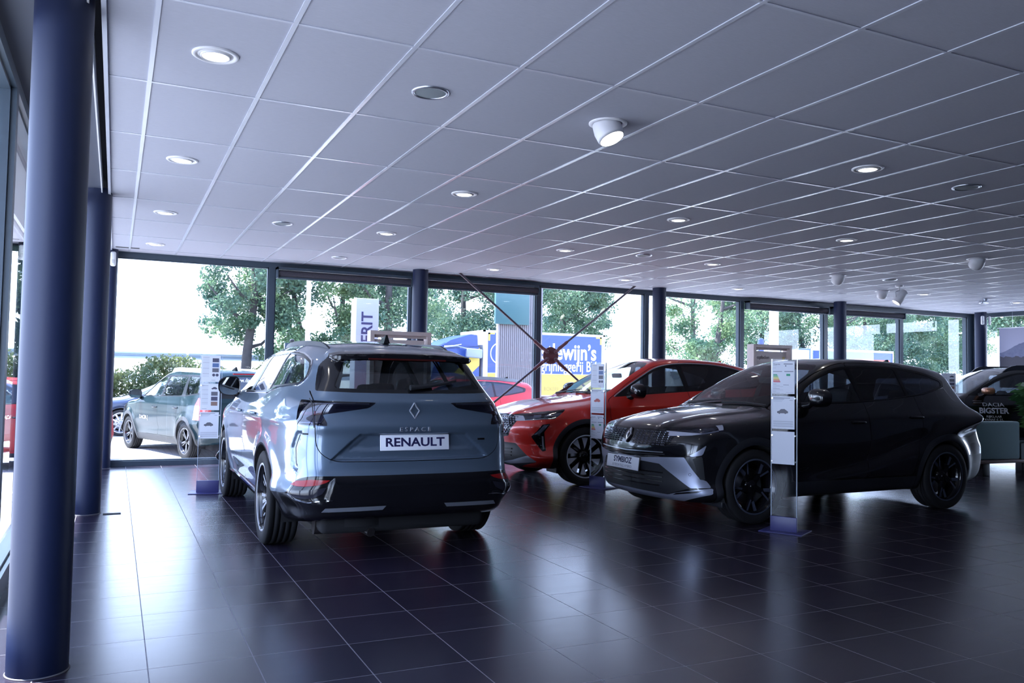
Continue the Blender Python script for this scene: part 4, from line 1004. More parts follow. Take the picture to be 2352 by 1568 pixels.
# ---------------------------------------------------------------- red coupe SUV
SP_RAF=dict(dark=M_gloss,bright=mat('silver_alloy_face',(.60,.63,.72),.5,0),rot=.12,sets=[
    (10,[([(.05,-.014),(.246,-.018),(.246,-.010),(.055,.010)],0,.05,.07,.03),([(.085,.004),(.247,-.006),(.241,.088),(.215,.080)],1,.050,.066,.012)])])
def build_rafale():
    root=thing('car','bright red coupe SUV parked nose left beside the cross-braced bay','car',(6.72,9.76,0),math.radians(177.1))
    C=make_rafale(); C.mesh(.0185)
    S=dict(paint=P_red,sill=.345,clad=.465,
      ws=rp([(1.10,-.1),(1.05,.56),(.95,.69),(.28,.515),(.21,.45),(.185,-.1)],.05),
      rg=rp([(-.2,1.50),(.48,1.46),(.62,1.22),(.58,1.15),(-.2,1.15)],.04),
      fd=rp([(1.02,1.06),(.62,1.30),(.22,1.505,.2),(-.05,1.565,.1),(-.20,1.58),(-.23,.50),(-.20,.37),(.86,.355),(.93,.45),(.95,.62),(1.02,.85)],.04),
      rd=rp([(-.20,1.58),(-.8,1.575,.2),(-1.14,1.53),(-1.06,1.10),(-1.05,.80),(-.95,.62),(-.90,.47),(-.86,.37),(-.20,.37),(-.23,.50)],.04),
      dlo=rp([(.93,1.10,.03),(.60,1.285,.1),(.20,1.490,.2),(-.06,1.545,.2),(-.40,1.562,.3),(-.80,1.548,.3),(-1.10,1.505,.2),(-1.50,1.40,.2),(-1.72,1.30,.03),(-1.35,1.232,.1),(-.33,1.186,.2),(.32,1.143,.2)],.05),
      fw=rp([(.74,1.13,.03),(.58,1.268,.06),(.20,1.460,.2),(-.06,1.515,.1),(-.16,1.522,.02),(-.19,1.192,.02),(.32,1.160)],.02),
      rw=rp([(-.23,1.525,.02),(-.42,1.532,.2),(-.80,1.520,.2),(-1.10,1.478,.2),(-1.46,1.38,.1),(-1.55,1.30,.03),(-1.33,1.250,.1),(-.25,1.206,.02)],.02),
      hood=rp([(1.10,-.1),(1.06,.60),(1.12,.74),(1.55,.78),(1.85,.745),(2.05,.60),(2.17,.30),(2.19,-.1)],.06),
      names=dict(darkbump='bumper_cover',skid='bumper_trim',vent='air_vent'))
    C.front(rp([(-.2,.868),(.30,.866),(.56,.862),(.565,.79),(.46,.60),(.34,.58),(-.2,.58)],.012),'grille',lambda c:c[:,0]>2.0)
    C.front(rp([(-.2,.52),(.31,.516),(.555,.513),(.73,.37),(.83,.298),(.42,.18),(-.2,.18)],.012),'darkbump',lambda c:c[:,0]>1.7)
    C.front(rp([(.27,.262),(.42,.245),(.84,.300),(.735,.372),(.50,.30)],.006),'skid',lambda c:c[:,0]>1.7)
    lamp=rp([(2.185,.785),(2.16,.868),(1.90,.908),(1.61,.946),(1.79,.825),(1.936,.818)],.008)
    C.side(lamp,'headlamp',flt=lambda c:np.abs(c[:,1])>.45)
    C.side(rp([(2.062,.607),(1.949,.757),(1.843,.772),(1.926,.668),(1.902,.442),(1.945,.430)],.008),'vent',flt=lambda c:np.abs(c[:,1])>.6)
    C.rear(rp([(.30,1.0),(.95,1.02),(.95,.86),(.75,.88),(.65,.95)],.02),'tail_lamp')
    C.rear(rp([(-.2,.55),(.95,.55),(.95,.1),(-.2,.1)],.02),'rear_bumper')
    std_cuts(C,S)
    S['names']['rear_bumper']='bumper_cover'
    std_emit(C,root,S,dict(grille=M_gloss,darkbump=M_clad,skid=M_satin,headlamp=G_lensc,vent=M_gloss,tail_lamp=M_lens,rear_bumper=M_clad))
    out=C.out
    rows=[]
    for j,z in enumerate(np.arange(.60,.865,.026)):
        for i,y in enumerate(np.arange(-.6,.61,.050)): rows.append((y+(j%2)*.025,z,.028,.020,.004))
    chips(C,out['grille'],rows,mat('grille_chip_dark',(.28,.29,.34),.18,1),'grille_pattern',.002,.012,inside=[(-.555,.79),(-.55,.855),(.55,.855),(.555,.79),(.45,.605),(-.45,.605)])
    nn=Vector(C.nrm(C.lift([(0,.74)],'f'))[0]); xl=float(C.xfs(0,.74))
    diamond_logo(out['grille'],frame_m((xl+.006,0,.74),(0,1,0),nn.cross(Vector((0,1,0))),nn),.10,.17,M_chrome,t=.012)
    N=C.grad(C.V); N/=np.linalg.norm(N,axis=1)[:,None]+1e-9
    for s in (1,-1):
        q='L' if s>0 else 'R'; hl=out['headlamp|'+q]
        fs=C.groups['headlamp|'+q]; idx=np.unique(np.concatenate([np.asarray(f) for f in fs])); mp=dict(zip(idx.tolist(),range(len(idx))))
        mesh_obj('lamp_housing',C.V[idx]-N[idx]*.03,[[mp[a] for a in f] for f in fs],mat('lamp_inner',(.05,.052,.08),.25,.4),hl,True)
        solid_patch(C,[(2.17,.792),(2.10,.80),(2.09,.86),(2.155,.862)],'s','lamp_reflector',mat('lamp_white',(.75,.76,.82),.2),hl,-.008,sgn=s)
        for k in range(3):
            xx=2.03-.11*k; solid_patch(C,[(xx,.832+.012*k),(xx-.075,.842+.012*k),(xx-.105,.885+.010*k),(xx-.03,.875+.010*k)],'s','projector',mat('projector_grey',(.20,.22,.28),.12,.6),hl,-.012,sgn=s)
        C.ribbon([(2.10,.800),(1.95,.826),(1.80,.832)],'s',.008,.005,M_lampin,hl,'light_bar',sgn=s,off=-.004,n=14)
        solid_patch(C,[(2.035,.632),(1.97,.65),(1.872,.758),(1.93,.752)],'s','vent_wing',mat('vent_grey',(.16,.18,.24),.2,.5),out['vent|'+q],.004,sgn=s)
        solid_patch(C,[(1.955,.62),(1.935,.615),(1.918,.46),(1.936,.455)],'s','daytime_light',M_satin,out['vent|'+q],.006,sgn=s)
        mirror(root,C,.66,1.135,s,M_gloss,1.08,.05)
        handle(out['fdoor|'+q],C,.0,.985,s,P_red);handle(out['rdoor|'+q],C,-.93,1.01,s,P_red)
        C.ribbon([p for p in S['dlo'][:]][2:-14],'s',.016,.006,M_satin,root,'window_strip',sgn=s,n=60)
    for z in (.36,.40,.44): C.ribbon([(-.5,z),(0,z),(.5,z)],'f',.014,.010,M_plast,out['darkbump'],'louvre',n=20)
    for y0,y1 in ((-.55,.10),(.05,.62)):
        pts=[(1.085,y0),(1.06,(y0+y1)/2),(1.01,y1)]; z=[float(C.zts(p[0],p[1])) for p in pts]
        wiper(root,[(p[0],p[1],zz+.018) for p,zz in zip(pts,z)],M_plast,.009)
    fin(root,C,-1.25,P_red)
    under(root,-2.2,1.8)
    [MB().rbox(1.66,1.72,a_,a_+.30,.15,.25,.01).build('air_deflector',M_clad,root) for a_ in (.50,-.80)]
    for xa in C.axles:
        for s in (1,-1): wheel(root,xa,s*.80,s,.363,.262,.245,SP_RAF,CARM)
    interior(root,(.20,-.75),1.02,.95,mirx=.42,mirz=1.38)
    return root
# ---------------------------------------------------------------- outside
GZ=-.25
def paving_mat():
    m,n,b=nodes_mat('brick_paving'); t=n.nodes.new('ShaderNodeTexCoord'); br=n.nodes.new('ShaderNodeTexBrick')
    br.inputs['Scale'].default_value=1; br.inputs['Brick Width'].default_value=.21; br.inputs['Row Height'].default_value=.105; br.inputs['Mortar Size'].default_value=.006
    br.inputs['Color1'].default_value=(.46,.45,.44,1); br.inputs['Color2'].default_value=(.38,.375,.37,1); br.inputs['Mortar'].default_value=(.22,.22,.22,1)
    n.links.new(t.outputs['Object'],br.inputs['Vector']); n.links.new(br.outputs[0],b.inputs['Base Color']); b.inputs['Roughness'].default_value=.85; return m
gr=MB().box(-60,90,YF+.13,120,GZ-.3,GZ).box(-60,-.76,-40,YF+.13,GZ-.3,GZ).box(XR+.26,90,-40,YF+.13,GZ-.3,GZ).build('ground',paving_mat()); struct(gr)
struct(MB().box(-.76,XR+.26,YF+.115,YF+.135,-.3,0).build('trim_8',mat('plinth_concrete',(.35,.35,.36),.8)))
emb=MB(); emb.add([(-70,33,1.80),(70,34.5,1.80),(70,80,1.8),(-70,80,1.8),(-70,31.5,GZ),(70,33,GZ)],[(0,1,2,3),(4,5,1,0)]); emb=emb.build('embankment',mat('dry_verge',(.72,.72,.68),.9,noise=.1,nscale=.8)); struct(emb)
random.seed(4)
LEAFM={}
def leaf_mat(name,c):
    if name in LEAFM: return LEAFM[name]
    m=D.materials.new(name); m.use_nodes=True; n=m.node_tree; b=n.nodes['Principled BSDF']; o=n.nodes['Material Output']
    t=n.nodes.new('ShaderNodeTexCoord'); x=n.nodes.new('ShaderNodeTexNoise'); x.inputs['Scale'].default_value=1.3
    n.links.new(t.outputs['Object'],x.inputs['Vector'])
    r=n.nodes.new('ShaderNodeValToRGB'); r.color_ramp.elements[0].position=.35; r.color_ramp.elements[1].position=.68
    r.color_ramp.elements[0].color=(c[0]*.6,c[1]*.72,c[2]*.8,1); r.color_ramp.elements[1].color=(c[0]*1.5,c[1]*1.25,c[2]*.9,1)
    n.links.new(x.outputs[0],r.inputs[0]); n.links.new(r.outputs[0],b.inputs['Base Color']); b.inputs['Roughness'].default_value=.55
    tr=n.nodes.new('ShaderNodeBsdfTranslucent'); n.links.new(r.outputs[0],tr.inputs[0]); mx=n.nodes.new('ShaderNodeMixShader'); mx.inputs[0].default_value=.42
    n.links.new(b.outputs[0],mx.inputs[1]); n.links.new(tr.outputs[0],mx.inputs[2]); n.links.new(mx.outputs[0],o.inputs[0])
    LEAFM[name]=m; return m
def leaves(rng,cent,rad,n,size):
    """n small folded leaves inside an ellipsoid"""
    d=rng.normal(size=(n,3)); d/=np.linalg.norm(d,axis=1)[:,None]; r=rng.random(n)**.45
    p=np.array(cent)+d*r[:,None]*np.array(rad)
    a=rng.normal(size=(n,3)); a/=np.linalg.norm(a,axis=1)[:,None]; b=np.cross(a,rng.normal(size=(n,3))); b/=np.linalg.norm(b,axis=1)[:,None]
    s=size*(.6+.8*rng.random(n))[:,None]
    return np.stack([p-a*s*.6,p+b*s*.38,p+a*s*.6,p-b*s*.38],1)
def tree(name,label,seed,loc,H=8,R=2.8,base=2.3,trunk=.2,lean=0,ncl=46,per=520,lsize=.098,col=(.085,.165,.115),two=False,gap=.0):
    rng=np.random.default_rng(seed); root=thing(name,label,'tree',loc,group='trees beyond the car park')
    t=MB(); quads=[]
    stems=[(0,0,lean)] if not two else [(-.5,0,-.09+lean),(.55,.3,.10+lean)]
    tips=[]
    for sx,sy,ln in stems:
        pts=[(sx+ln*z+.12*math.sin(z*1.1+seed),sy+.1*math.cos(z*.9+seed),z) for z in np.linspace(0,H*.86,10)]
        t.tube(pts,[trunk*(1-.085*i) for i in range(10)],9)
        nb=9
        for k in range(nb):
            z0=base*.72+(H*.8-base*.72)*k/(nb-1)+rng.uniform(-.2,.2); i=min(8,int(z0/(H*.86)*9)); p=Vector(pts[i])
            an=rng.uniform(0,2*PI); L=R*(.45+.5*rng.random())*(1-.35*abs(z0/H-.55))
            q=p+Vector((math.cos(an)*L,math.sin(an)*L,L*rng.uniform(.25,.7)))
            mid=(p+q)/2+Vector((0,0,-.12*L)); t.tube([p,mid,q],[trunk*.38,trunk*.24,trunk*.08],6); tips+=[q,mid]
    t.build('trunk',mat('bark',(.055,.05,.05),.9,noise=.4,nscale=6),root)
    zc=(base+H)/2; hz=(H-base)/2
    for k in range(ncl):
        if k<len(tips) and rng.random()<.8: c=np.array(tips[k])+rng.normal(size=3)*.25
        else:
            d=rng.normal(size=3); d/=np.linalg.norm(d); c=np.array([lean*zc,0,zc])+d*np.array([R,R,hz])*rng.uniform(.55,1.0)
        if c[2]<base-.3: c[2]=base+rng.random()
        r=rng.uniform(.45,.95)*R/2.8
        quads.append(leaves(rng,c,(r,r,r*.72),int(per*rng.uniform(.6,1.3)),lsize))
    q=np.concatenate(quads); v=q.reshape(-1,3); f=np.arange(len(v)).reshape(-1,4)
    mesh_obj('foliage',v,f.tolist(),leaf_mat('leaf_'+str(col),col),root)
    return root
def place(px,Y,z=GZ):
    p=at_y(px,860,Y); return (p.x,p.y,z)
T1=tree('broadleaf_tree','broad green tree behind the price stand, seen in the first full window bay',3,place(572,30),8.6,2.35,2.5,.22,ncl=56)
T2=tree('broadleaf_tree','pale green tree with a leaning forked trunk behind the white sign tower',8,place(915,29),8.5,2.6,3.0,.24,lean=-.10,ncl=46,col=(.10,.185,.125))
T3=tree('broadleaf_tree','dense dark green tree filling the bay right of the column, above the blue lorry cab',12,place(1065,36),9,3.2,2.4,.24,ncl=100)
T4=tree('broadleaf_tree','large green tree rising behind the lettered blue lorry box',15,place(1290,44),10.5,3.0,2.4,.26,ncl=92,lsize=.12)
T5=tree('broadleaf_tree','open two stemmed tree behind the red car roof',21,place(1625,32),9,2.9,2.6,.2,ncl=44,two=True,col=(.11,.20,.115))
def again(src,px,Y,rz,label,s=1.0,x=None):
    r=dup(src,place(px,Y) if x is None else x,rz,label); r.scale=(s,s,s); return r
again(T3,1745,36,1.2,'dense tree at the left edge of the blinded bay beside the thick white post')
again(T5,1885,34,2.2,'lighter tree to the right of the sky gap, left of the third far column',.95)
again(T3,1985,38,2.9,'dark tree above the far blue trailer, right of the third far column',1.0)
again(T4,2065,40,4.0,'tall tree behind the mullion, between the last two full window bays',.95)
again(T3,2150,42,5.1,'dark tree behind the white van roof',1.05)
again(T2,2225,44,.4,'slim tree behind the last front mullion, left of the double detector column',1.15)
again(T5,735,31,3.0,'thin tree standing right of the white flagpole, seen over the SUV roof rail',.9)
again(T1,0,0,2.0,'tree outside the right hand glazing, left of the mountain poster',1.1,x=(31,19.3,GZ))
again(T3,0,0,.7,'tree outside the right hand glazing, behind the mountain poster',1.1,x=(36,14.2,GZ))
again(T4,0,0,2.6,'tree outside the glazed side wall, glimpsed left of the nearest column',.9,x=(-3.2,30,GZ))
again(T3,0,0,4.6,'second tree outside the glazed side wall, glimpsed at the picture edge',.9,x=(-9.6,30.5,GZ))
# hedge and undergrowth on the verge
def hedge(name,label,pts,w,h,n,size,col,seed,cat='hedge'):
    rng=np.random.default_rng(seed); Q=[]
    P=np.array(pts,float)
    for k in range(n):
        u=rng.random()*(len(P)-1); i=int(u); c=P[i]*(1-(u-i))+P[min(i+1,len(P)-1)]*(u-i)
        hh=h*(.88+.12*math.sin(c[0]*1.7+seed)); z=rng.random()**.7*hh
        Q.append(leaves(rng,(c[0],c[1]+rng.uniform(-w,w),GZ+z*.92),(.30,.30,.22),40,size))
    v=np.concatenate(Q).reshape(-1,3); o=mesh_obj(name,v,np.arange(len(v)).reshape(-1,4).tolist(),leaf_mat('leaf_'+str(col),col)); tag(o,label,cat,kind='stuff'); return o
hedge('hedge','sunlit loose green hedge along the verge beyond the parked cars',[(-4,27.5),(0,27.5),(5.5,28.2)],.8,2.15,900,.085,(.10,.135,.06),5)
hedge('bushes','low pale bushes in the distance behind the red car tail',[(22,40),(30,41)],.8,2.2,300,.12,(.11,.15,.10),9,'bushes')
# guard rail
def guard_rail():
    r=thing('guard_rail','grey steel guard rail running along the raised road behind the hedge','guard rail',(0,33.5,1.8))
    m=MB(); v=[];f=[]; prof=[(0,.02),(-.04,.06),(-.04,.11),(0,.15),(0,.17),(-.04,.21),(-.04,.26),(0,.30)]
    for x in (-14,14):
        for y,z in prof: v.append((x,y+x*.02,z-.02))
    k=len(prof); f=[(i,i+1,k+i+1,k+i) for i in range(k-1)]; m.add(v,f); m.build('rail',mat('galvanised',(.30,.36,.43),.45,.7),r)
    for i in range(8):
        p=MB(); x=-13+i*3.7; p.box(x-.04,x+.04,.0+x*.02,.08+x*.02,-.1,.26); p.build('post',mat('galvanised',(.30,.36,.43),.45,.7),r)
    return r
guard_rail()
# flagpole, post, sign tower, totem
def pole(name,label,cat,px,Y,r0,r1,h,m_):
    o=thing(name,label,cat,place(px,Y)); MB().cyl(r0,0,h,20,None,r1).build('pole',m_,o); MB().cyl(r0*2,0,.03,20).build('base_plate',m_,o); MB().lathe([(0,h+.06),(r1*1.4,h+.04),(r1*1.6,h),(r1,h-.02)],16).build('cap',m_,o); return o
pole('flagpole','slim white flagpole standing outside beyond the silver-blue SUV','flagpole',704,20,.06,.05,7,M_white)
pole('post','thick white round post outside above the info board that reads opladen','post',1777,22,.16,.16,6,M_white)
def banner_post():
    p=place(1747,20); o=thing('banner_post','short blue banner column outside beside the thick white post','banner',p)
    MB().rbox(-.10,.10,-.06,.06,0,2.95,.05).build('panel',mat('banner_blue',(.03,.05,.16),.4),o); MB().cyl(.2,0,.04,20).build('base_plate',M_frame,o); return o
banner_post()
def sign_tower():
    p=at_y(840,860,17.5); o=thing('sign_tower','white sign tower outside lettered vertically with a word ending in RIT','sign',(p.x,p.y,GZ)); M_=mat('sign_white',(.30,.31,.36),.5)
    MB().rbox(-.30,.20,-.20,.20,0,3.22,.01).build('panel',M_,o)
    MB().box(-.32,.22,-.21,.21,0,.12).build('plinth',M_frame,o)
    t=MB(); t.text('FERIT',.34,Matrix.Translation((-.045,-.203,2.52))@Matrix.Rotation(PI/2,4,'X')@Matrix.Rotation(PI/2,4,'Z'),.002,.006); t.build('lettering',mat('sign_violet',(.025,.022,.075),.5),o); return o
sign_tower()
def totem():
    a=at_y(1143,860,19.0); b=at_y(1245,860,19.0); w=b.x-a.x
    o=thing('totem','tall grey ribbed totem outside with a blank teal sign box near its top','totem',(a.x,19.0,GZ)); M_=mat('totem_cladding',(.20,.19,.20),.55)
    m=MB(); m.box(.0,w-.0,0.02,.14,0,5.6)
    k=int(w/.055)
    for i in range(k): x=.01+i*(w-.02)/k; m.box(x,x+(w-.02)/k*.72,0,.03,.06,5.6)
    m.build('cladding',M_,o); MB().box(-.01,w+.01,-.01,.16,0,.08).build('plinth',M_frame,o)
    s=MB(); s.rbox(-.13,.82,-.10,.0,2.93,4.9,.012); s.build('sign_box',mat('sign_teal',(.05,.125,.135),.35),o)
    MB().box(0,w,-.003,.141,2.985,2.992).build('joint',M_frame,o)
    return o
totem()
def flood_lamp():
    p=at_y(667,860,16.5); o=thing('floodlight','round chrome floodlight on a short post, seen just above the SUV roof rail','floodlight',(p.x,p.y,GZ))
    MB().box(-.13,-.04,-.05,.05,0,2.18).build('post',M_frame,o)
    h=MB(); h.lathe([(0,.12),(.06,.11),(.10,.05),(.115,-.03),(.118,-.05),(.105,-.05)],28,TRS((.03,-.02,2.05),PI/2,0,0)@Matrix.Rotation(PI,4,'X')); h.build('lamp_housing',M_chrome,o)
    MB().cyl(.105,.045,.05,28,TRS((.03,-.02,2.05),PI/2,0,0)).build('lens',mat('flood_lens',(.55,.58,.60),.2,coat=.6),o)
    MB().box(-.06,.02,-.03,.03,1.6,1.95).build('bracket',M_white,o); MB().rbox(-.03,.05,-.04,.04,2.19,2.26,.02).build('sensor',M_plast,o); return o
flood_lamp()
# lorry
def lorry():
    Y=30; a=at_y(1108,860,Y).x; b=at_y(1388,860,Y).x
    o=thing('lorry','blue and yellow lorry outside, lettered in white along its box','lorry',(a,Y,GZ)); L=b-a
    B=mat('lorry_blue',(.011,.040,.19),.35); Yl=mat('lorry_yellow',(.45,.33,.05),.45); Wm=mat('lorry_white',(.45,.46,.48),.4)
    z0,z1=.85,3.46
    MB().box(0,L,0,2.4,z0,z1).build('box_body',Wm,o)
    p=MB(); p.box(.22,L-.16,-.012,.0,1.78,z1-.10); p.build('box_panel',B,o)
    q=MB(); q.box(.22,L-.16,-.013,.0,z0+.05,1.76); q.build('skirt_panel',Yl,o)
    fr=MB(); fr.box(0,.10,-.03,.02,z0,z1); fr.box(L-.09,L,-.03,.02,z0,z1); fr.box(0,L,-.03,.02,z1-.07,z1); fr.box(0,L,-.03,.02,z0,z0+.05); fr.build('edge_profile',Wm,o)
    for xx,dx in ((.22,1),(L-.16,-1)):
        c=MB(); c.box(min(xx,xx+dx*.28),max(xx,xx+dx*.28),-.018,-.012,z1-.16,z1-.10); c.box(min(xx,xx+dx*.08),max(xx,xx+dx*.08),-.018,-.012,z1-.42,z1-.10)
        c.build('corner_mark',Yl,o)
    e=at_y(1369,860,Y).x-a
    Wt=mat('letter_white',(.85,.86,.88),.5); R=Matrix.Rotation(PI/2,4,'X')
    t=MB(); t.text('Postlewijn’s',.92,Matrix.Translation((e,-.014,2.66))@R,.002,.018,align='RIGHT',sx=.78); t.build('lettering',Wt,o)
    t=MB(); t.text('Palingrijnleggerij BV',.62,Matrix.Translation((e,-.014,2.08))@R,.002,.004,align='RIGHT',sx=.70); t.build('lettering',Wt,o)
    t=MB(); t.text('HANDEL     ROKERIJ     VISVERWERKING',.24,Matrix.Translation((e-.05,-.015,1.15))@R,.002,0,align='RIGHT',sx=.8); t.build('lettering',mat('letter_olive',(.22,.18,.06),.5),o)
    g=MB(); g.lathe([(.40,0),(.44,0),(.44,.008),(.40,.008)],36,Matrix.Translation((.75,-.014,2.55))@R); g.build('emblem',Wt,o)
    # cab
    cb=MB(); prof=[(-2.1,.55),(-2.16,1.5),(-1.95,2.35),(-1.75,2.66),(-.15,2.78),(-.12,.55)]
    cb.prism([(x,z) for x,z in prof],-2.38,-.02,Matrix.Rotation(PI/2,4,'X')); cb.build('cab',B,o)
    sp=MB(); sp.prism([(-1.75,2.66),(-1.95,2.62),(-1.3,3.02),(-.45,3.28),(-.18,3.25),(-.15,2.80)],-2.2,-.15,Matrix.Rotation(PI/2,4,'X')); sp.build('wind_deflector',B,o)
    yb=MB(); yb.add([(-1.2,-.012,1.75),(-.14,-.012,2.75),(-.14,-.012,2.05),(-.62,-.012,1.6)],[(0,3,2,1)]); yb.add([(-1.2,.0,1.75),(-.14,.0,2.75),(-.14,.0,2.05),(-.62,.0,1.6)],[(0,1,2,3)]); yb.build('stripe',Yl,o)
    w=MB(); w.add([(-1.85,.008,1.75),(-1.75,.008,2.45),(-1.05,.008,2.5),(-1.05,.008,1.75)],[(0,3,2,1)]); w.box(-1.85,-1.05,0,.006,1.75,1.76); w.build('cab_window',M_gloss,o)
    mr=MB(); mr.rbox(-.98,-.30,-.36,-.22,2.30,2.66,.05,TRS((0,0,0),0,.06,0)); mr.tube([(-1.75,-.02,2.70),(-1.2,-.25,2.78),(-.7,-.3,2.66)],.025,8); mr.build('cab_mirror',mat('mirror_grey',(.20,.23,.28),.35),o)
    hn=MB(); hn.tube([(-1.6,.1,2.75),(-1.2,.05,2.80),(-.9,.05,2.86)],[.045,.025,.02],8); hn.build('horn',M_chrome,o)
    for x in (-1.35,.9,L-1.5):
        wh=MB(); wh.lathe([(.25,-.13),(.47,-.14),(.5,-.1),(.5,.1),(.47,.14),(.25,.13)],36,Matrix.Translation((x,.25,.5))@R); k=wh.build('tyre',M_rubber,o); d=MB(); d.lathe([(0,.05),(.1,.1),(.2,.04),(.27,.10)],28,Matrix.Translation((x,.25,.5))@R); d.build('rim',M_white,k)
    ch=MB(); ch.box(-2.0,L-.1,.3,2.1,.55,.85); ch.build('chassis',M_under,o)
    return o
lorry()
def trailer(name,label,px0,px1,Y,pyt,col,stripe=None):
    a=at_y(px0,860,Y); b=at_y(px1,860,Y); zt=at_y((px0+px1)/2,pyt,Y).z-GZ; L=b.x-a.x
    o=thing(name,label,'trailer',(a.x,Y,GZ)); MB().rbox(0,L,0,2.4,.9,zt,.03).build('box_body',col,o)
    f=MB(); f.box(0,L,-.015,0,zt-.10,zt); f.box(0,.06,-.02,0,.9,zt); f.box(L-.06,L,-.02,0,.9,zt); f.build('edge_profile',M_white,o)
    if stripe: s=MB(); s.box(L*.45,L*.95,-.012,0,zt-.75,zt-.45); s.build('stripe',stripe,o)
    for x in (L*.15,L*.82,L*.92):
        w=MB(); w.lathe([(.2,-.12),(.45,-.14),(.48,-.1),(.48,.1),(.45,.14),(.2,.12)],28,Matrix.Translation((x,.3,.48))@Matrix.Rotation(PI/2,4,'X')); w.build('tyre',M_rubber,o)
    return o
trailer('trailer','far blue box trailer behind the black car roof',1862,2052,29,803,mat('trailer_blue',(.03,.06,.17),.4),mat('trailer_red',(.6,.10,.06),.5))
trailer('trailer','far white box trailer right of the opladen board',1806,1858,28.5,803,mat('trailer_white',(.72,.73,.75),.45))
def van():
    a=at_y(1955,860,22); o=thing('van','large white van outside whose rounded roof shows over the black car','van',(a.x,22,GZ)); Wm=mat('van_white',(.78,.79,.80),.3,coat=.6)
    L=at_y(2222,860,22).x-a.x
    m=MB(); m.rbox(0,L,0,2.0,.35,2.05,.28,n=5); m.build('body',Wm,o)
    w=MB(); w.rbox(.5,L-.5,-.006,.004,1.15,1.62,.002); w.build('window_band',M_gloss,o)
    for x in (.95,L-1.0):
        q=MB(); q.lathe([(.2,-.1),(.32,-.12),(.34,-.08),(.34,.08),(.32,.12),(.2,.1)],28,Matrix.Translation((x,.14,.34))@Matrix.Rotation(PI/2,4,'X')); k=q.build('tyre',M_rubber,o)
        q=MB(); q.lathe([(0,.09),(.1,.10),(.2,.11)],20,Matrix.Translation((x,.14,.34))@Matrix.Rotation(PI/2,4,'X')); q.build('rim',M_satin,k)
    MB().box(.02,L-.02,-.01,.0,.40,.55).build('trim_strip',M_plast,o)
    return o
van()
# ---------------------------------------------------------------- other cars
def base_car(C,root,S,h,lampR,lampF,wheelstyle,rimr,wid,track,caliper=False):
    C.mesh(h)
    C.rear(lampR,'tail_lamp'); C.front(lampF,'headlamp')
    C.front(S['grl'],'grille'); 
    if 'bump' in S: C.front(S['bump'],'bumper_cover'); C.rear(S['rbump'],'bumper_cover')
    std_cuts(C,S); std_emit(C,root,S,dict(tail_lamp=mat('lamp_red_body',(.35,.015,.015),.15,coat=1),headlamp=M_lens,grille=M_gloss,bumper_cover=M_clad))
    out=C.out
    for s in (1,-1):
        q='L' if s>0 else 'R'
        mirror(root,C,S['mir'][0],S['mir'][1],s,S.get('mcol',S['paint']),S.get('ms',1.0),.05,1.0,S.get('mh',1.0))
        handle(out['fdoor|'+q],C,S['hnd'][0],S['hnd'][2],s,M_gloss);handle(out['rdoor|'+q],C,S['hnd'][1],S['hnd'][2]+.02,s,M_gloss)
    for xa in C.axles:
        for s in (1,-1): wheel(root,xa,s*track,s,C.wr,rimr,wid,wheelstyle,CARM)
    interior(root,S.get('seats',(.2,-.75)),S.get('dz',1.0),S.get('dx',.92),mirx=.4,mirz=S.get('mz',1.32))
    under(root,C.axles[0]-.6,C.axles[1]+.4)
    return out
SP_ALU=dict(dark=mat('wheel_silver_dark',(.25,.26,.30),.3,.7),bright=mat('wheel_silver',(.62,.64,.70),.25,.85),rot=.2,sets=[(10,[([(.045,-.012),(.248,-.022),(.248,.022),(.045,.012)],1,.05,.07,.03)])])
SP_DARK=dict(dark=M_gloss,bright=mat('wheel_graphite',(.16,.16,.19),.3,.8),rot=.4,sets=[(5,[([(.045,-.022),(.248,-.055),(.248,-.015),(.06,.0)],1,.05,.07,.03),([(.06,.0),(.248,.015),(.248,.055),(.045,.022)],0,.05,.07,.03)])])
def make_wagon():
    return Car(nside=.97,wsec=lin([(.1,.73),(.25,.80),(.4,.855),(.6,.885),(.8,.885),(.95,.870),(1.05,.835),(1.15,.79),(1.35,.715),(1.5,.64),(1.6,.58)],.03),
      taper=lin([(-2.5,.12),(-2.1,.05),(-1.6,.005),(1.1,0),(1.7,.02),(2.2,.12),(2.5,.2)],.1),gtap=lin([(-2.5,.05),(-1.8,.01),(-1,0),(.2,0),(1.0,.06),(2.3,.1)],.15),
      zt=lin([(-2.8,1.55),(-2.1,1.60),(-1.2,1.635),(-.4,1.64),(.1,1.60),(.45,1.45),(1.05,1.12),(1.2,1.07),(1.6,1.03),(2.0,.94),(2.2,.82),(2.35,.6)],.05),
      zb=lin([(-2.6,.38),(-2.1,.30),(-1.6,.235),(1.6,.21),(2.4,.25)],.08),xf=lin([(0,2.1),(.25,2.24),(.5,2.29),(.75,2.28),(.95,2.2),(1.4,1.9)],.03),
      xr=lin([(.1,-2.1),(.3,-2.22),(.5,-2.265),(.7,-2.25),(1.0,-2.235),(1.25,-2.18),(1.45,-2.08),(1.58,-2.0),(1.7,-1.9)],.02),bf=.32,br=.14,
      crown=.03,axles=(-1.45,1.45),wr=.335,arch=.375,flare=.022,kside=.1,kend=.11,ktop=.10,
      creases=[(lin([(-2.4,1.0),(1.9,.95)],.1),lin([(-2.4,.006),(1.8,.008)],.1),.04),(lin([(-1.2,.60),(1.0,.45)],.15),lin([(-1.25,0),(-.85,-.02),(.8,-.025),(1.1,0)],.08),.10)],box=(-2.42,2.44,1.0,.1,1.74),xmidr=-1.8,xmidf=1.6)
